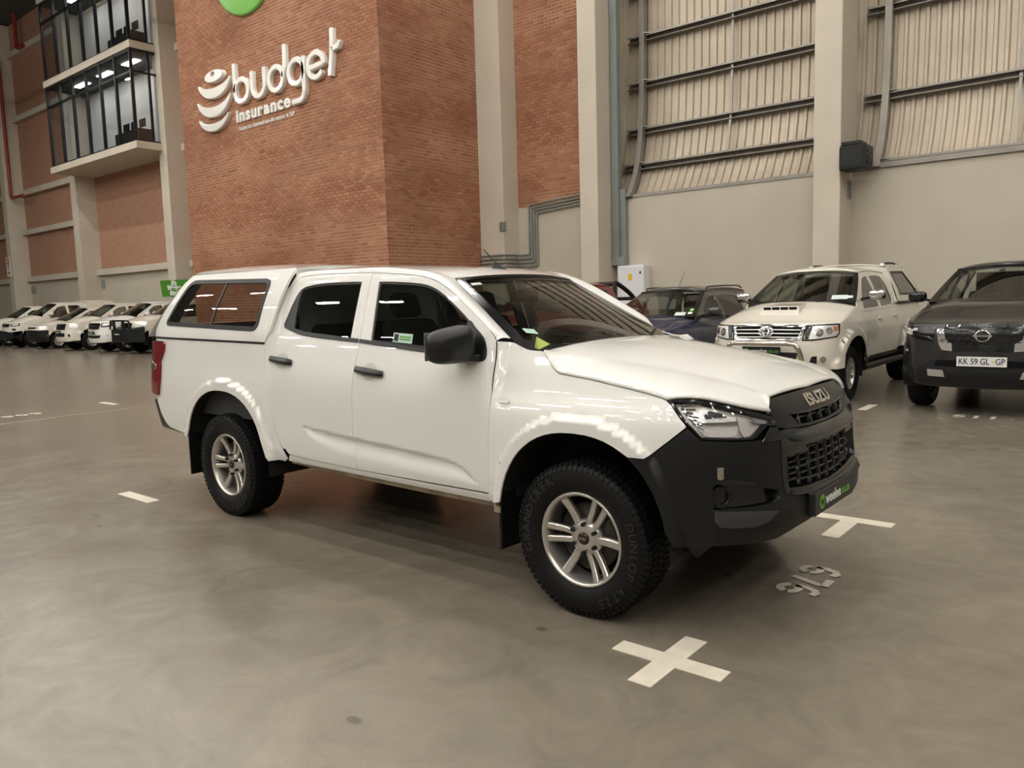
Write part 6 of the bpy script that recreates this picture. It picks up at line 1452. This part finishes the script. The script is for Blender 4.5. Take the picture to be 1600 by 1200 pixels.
# steel plates on the column feet
def fix_plate(x0, x1, y, z0, z1, lab):
    o = thing('fixing_plate', lab, 'bracket', ((x0+x1)/2, y, z0)); w = (x1-x0)/2
    MB().box((-w, -.012, 0), (w, 0, z1-z0)).obj('plate', M['grey_steel'], o)
    for sx in (-.5, .5):
        for k in range(3): MB().lathe([(0, -.03), (.018, -.03), (.018, 0)], 8, 'y', (sx*w, -.012, (z1-z0)*(.2+.3*k)), False).obj('bolt', M['steel'], o)
fix_plate(-13.42, -13.20, YW-.64, 3.28, 3.52, 'small steel plate on the pilaster above the grey conduits')
o = thing('fixing_plate', 'steel plate on the column below the black box', 'bracket', (-4.815, 16.30, 3.28)); MB().box((0, -.10, 0), (.012, .12, .34)).obj('plate', M['grey_steel'], o)
for k in range(3): MB().lathe([(0, .02), (.016, .02), (.016, 0)], 8, 'x', (.012, .02, .06+.11*k), False).obj('bolt', M['steel'], o)
for X, lab in ((-42.30, 'grey plate low on the column left of the glass office'), (-51.5, 'grey plate low on the farthest left column')):
    o = thing('fixing_plate', lab, 'bracket', (X, YL+.102, 2.66)); MB().box((-.30, -.05, 0), (.30, 0, .40)).obj('plate', M['grey_steel'], o)
# black box on the right column
sp_ = thing('wall_box', 'black box mounted on the pale column above the parked pickups', 'box', (-4.60, 15.9, 3.75))
MB().box((-.22, -.24, 0), (.26, .24, .44)).obj('case', M['black'], sp_, bevel=.02)
MB().box((-.19, -.22, .44), (.16, .22, .52)).obj('top_cover', M['black'], sp_, bevel=.015)
MB().box((-.17, -.255, .06), (.20, -.24, .38)).obj('front_grille', M['black_frame'], sp_)
for k in range(3): MB().box((.26, -.15, .10+k*.1), (.275, .05, .15+k*.1)).obj('vent', M['black_frame'], sp_)
# electrical cabinet and trunking
ec = thing('electrical_cabinet', 'white electrical cabinet on the wall beside the pale column', 'cabinet', (-9.72, YW-.002, .9))
MB().box((-.36, -.28, 0), (.36, -.004, 1.33)).obj('case', M['ewhite'], ec, bevel=.01)
dr = MB().box((-.33, -.295, .04), (.33, -.28, 1.29)).obj('door', M['ewhite'], ec, bevel=.006)
MB().box((-.06, -.300, .98), (.05, -.295, 1.13)).obj('warning_label', M['yellow'], dr); MB().box((.25, -.302, 1.12), (.29, -.295, 1.18)).obj('latch', M['black'], dr)
tr = thing('cable_trunking', 'grey steel cable trunking running up beside the pale column', 'trunking', (-10.1, YW, 2.29))
MB().box((-.16, -.20, 0), (.02, -.04, 13)).obj('duct', M['grey_steel'], tr); MB().box((.02, -.12, .02), (.16, -.02, 1.75)).obj('duct', M['grey_steel'], tr); MB().box((-.18, -.22, -.04), (.17, -.02, .16)).obj('end_box', M['grey_steel'], tr)
# conduits
cd = thing('conduit_run', 'four grey conduits bending up the wall beside the brick tower', 'conduit', (-12.95, YW, 2.42))
for k in range(4):
    y1 = -.60 if False else 0; z0 = .05+.095*k if False else -.05+.10*k; xb = .30-.085*k; zt = 1.30+.075*k*1.0
    MB().tube(spl_path([(-1.15, -.66, z0), (-.33, -.66, z0), (-.31, -.06, z0), (xb, -.06, z0), (xb, -.06, zt), (1.95, -.06, zt+.12)], .05), .022, 8).obj('conduit', M['grey_steel'], cd)
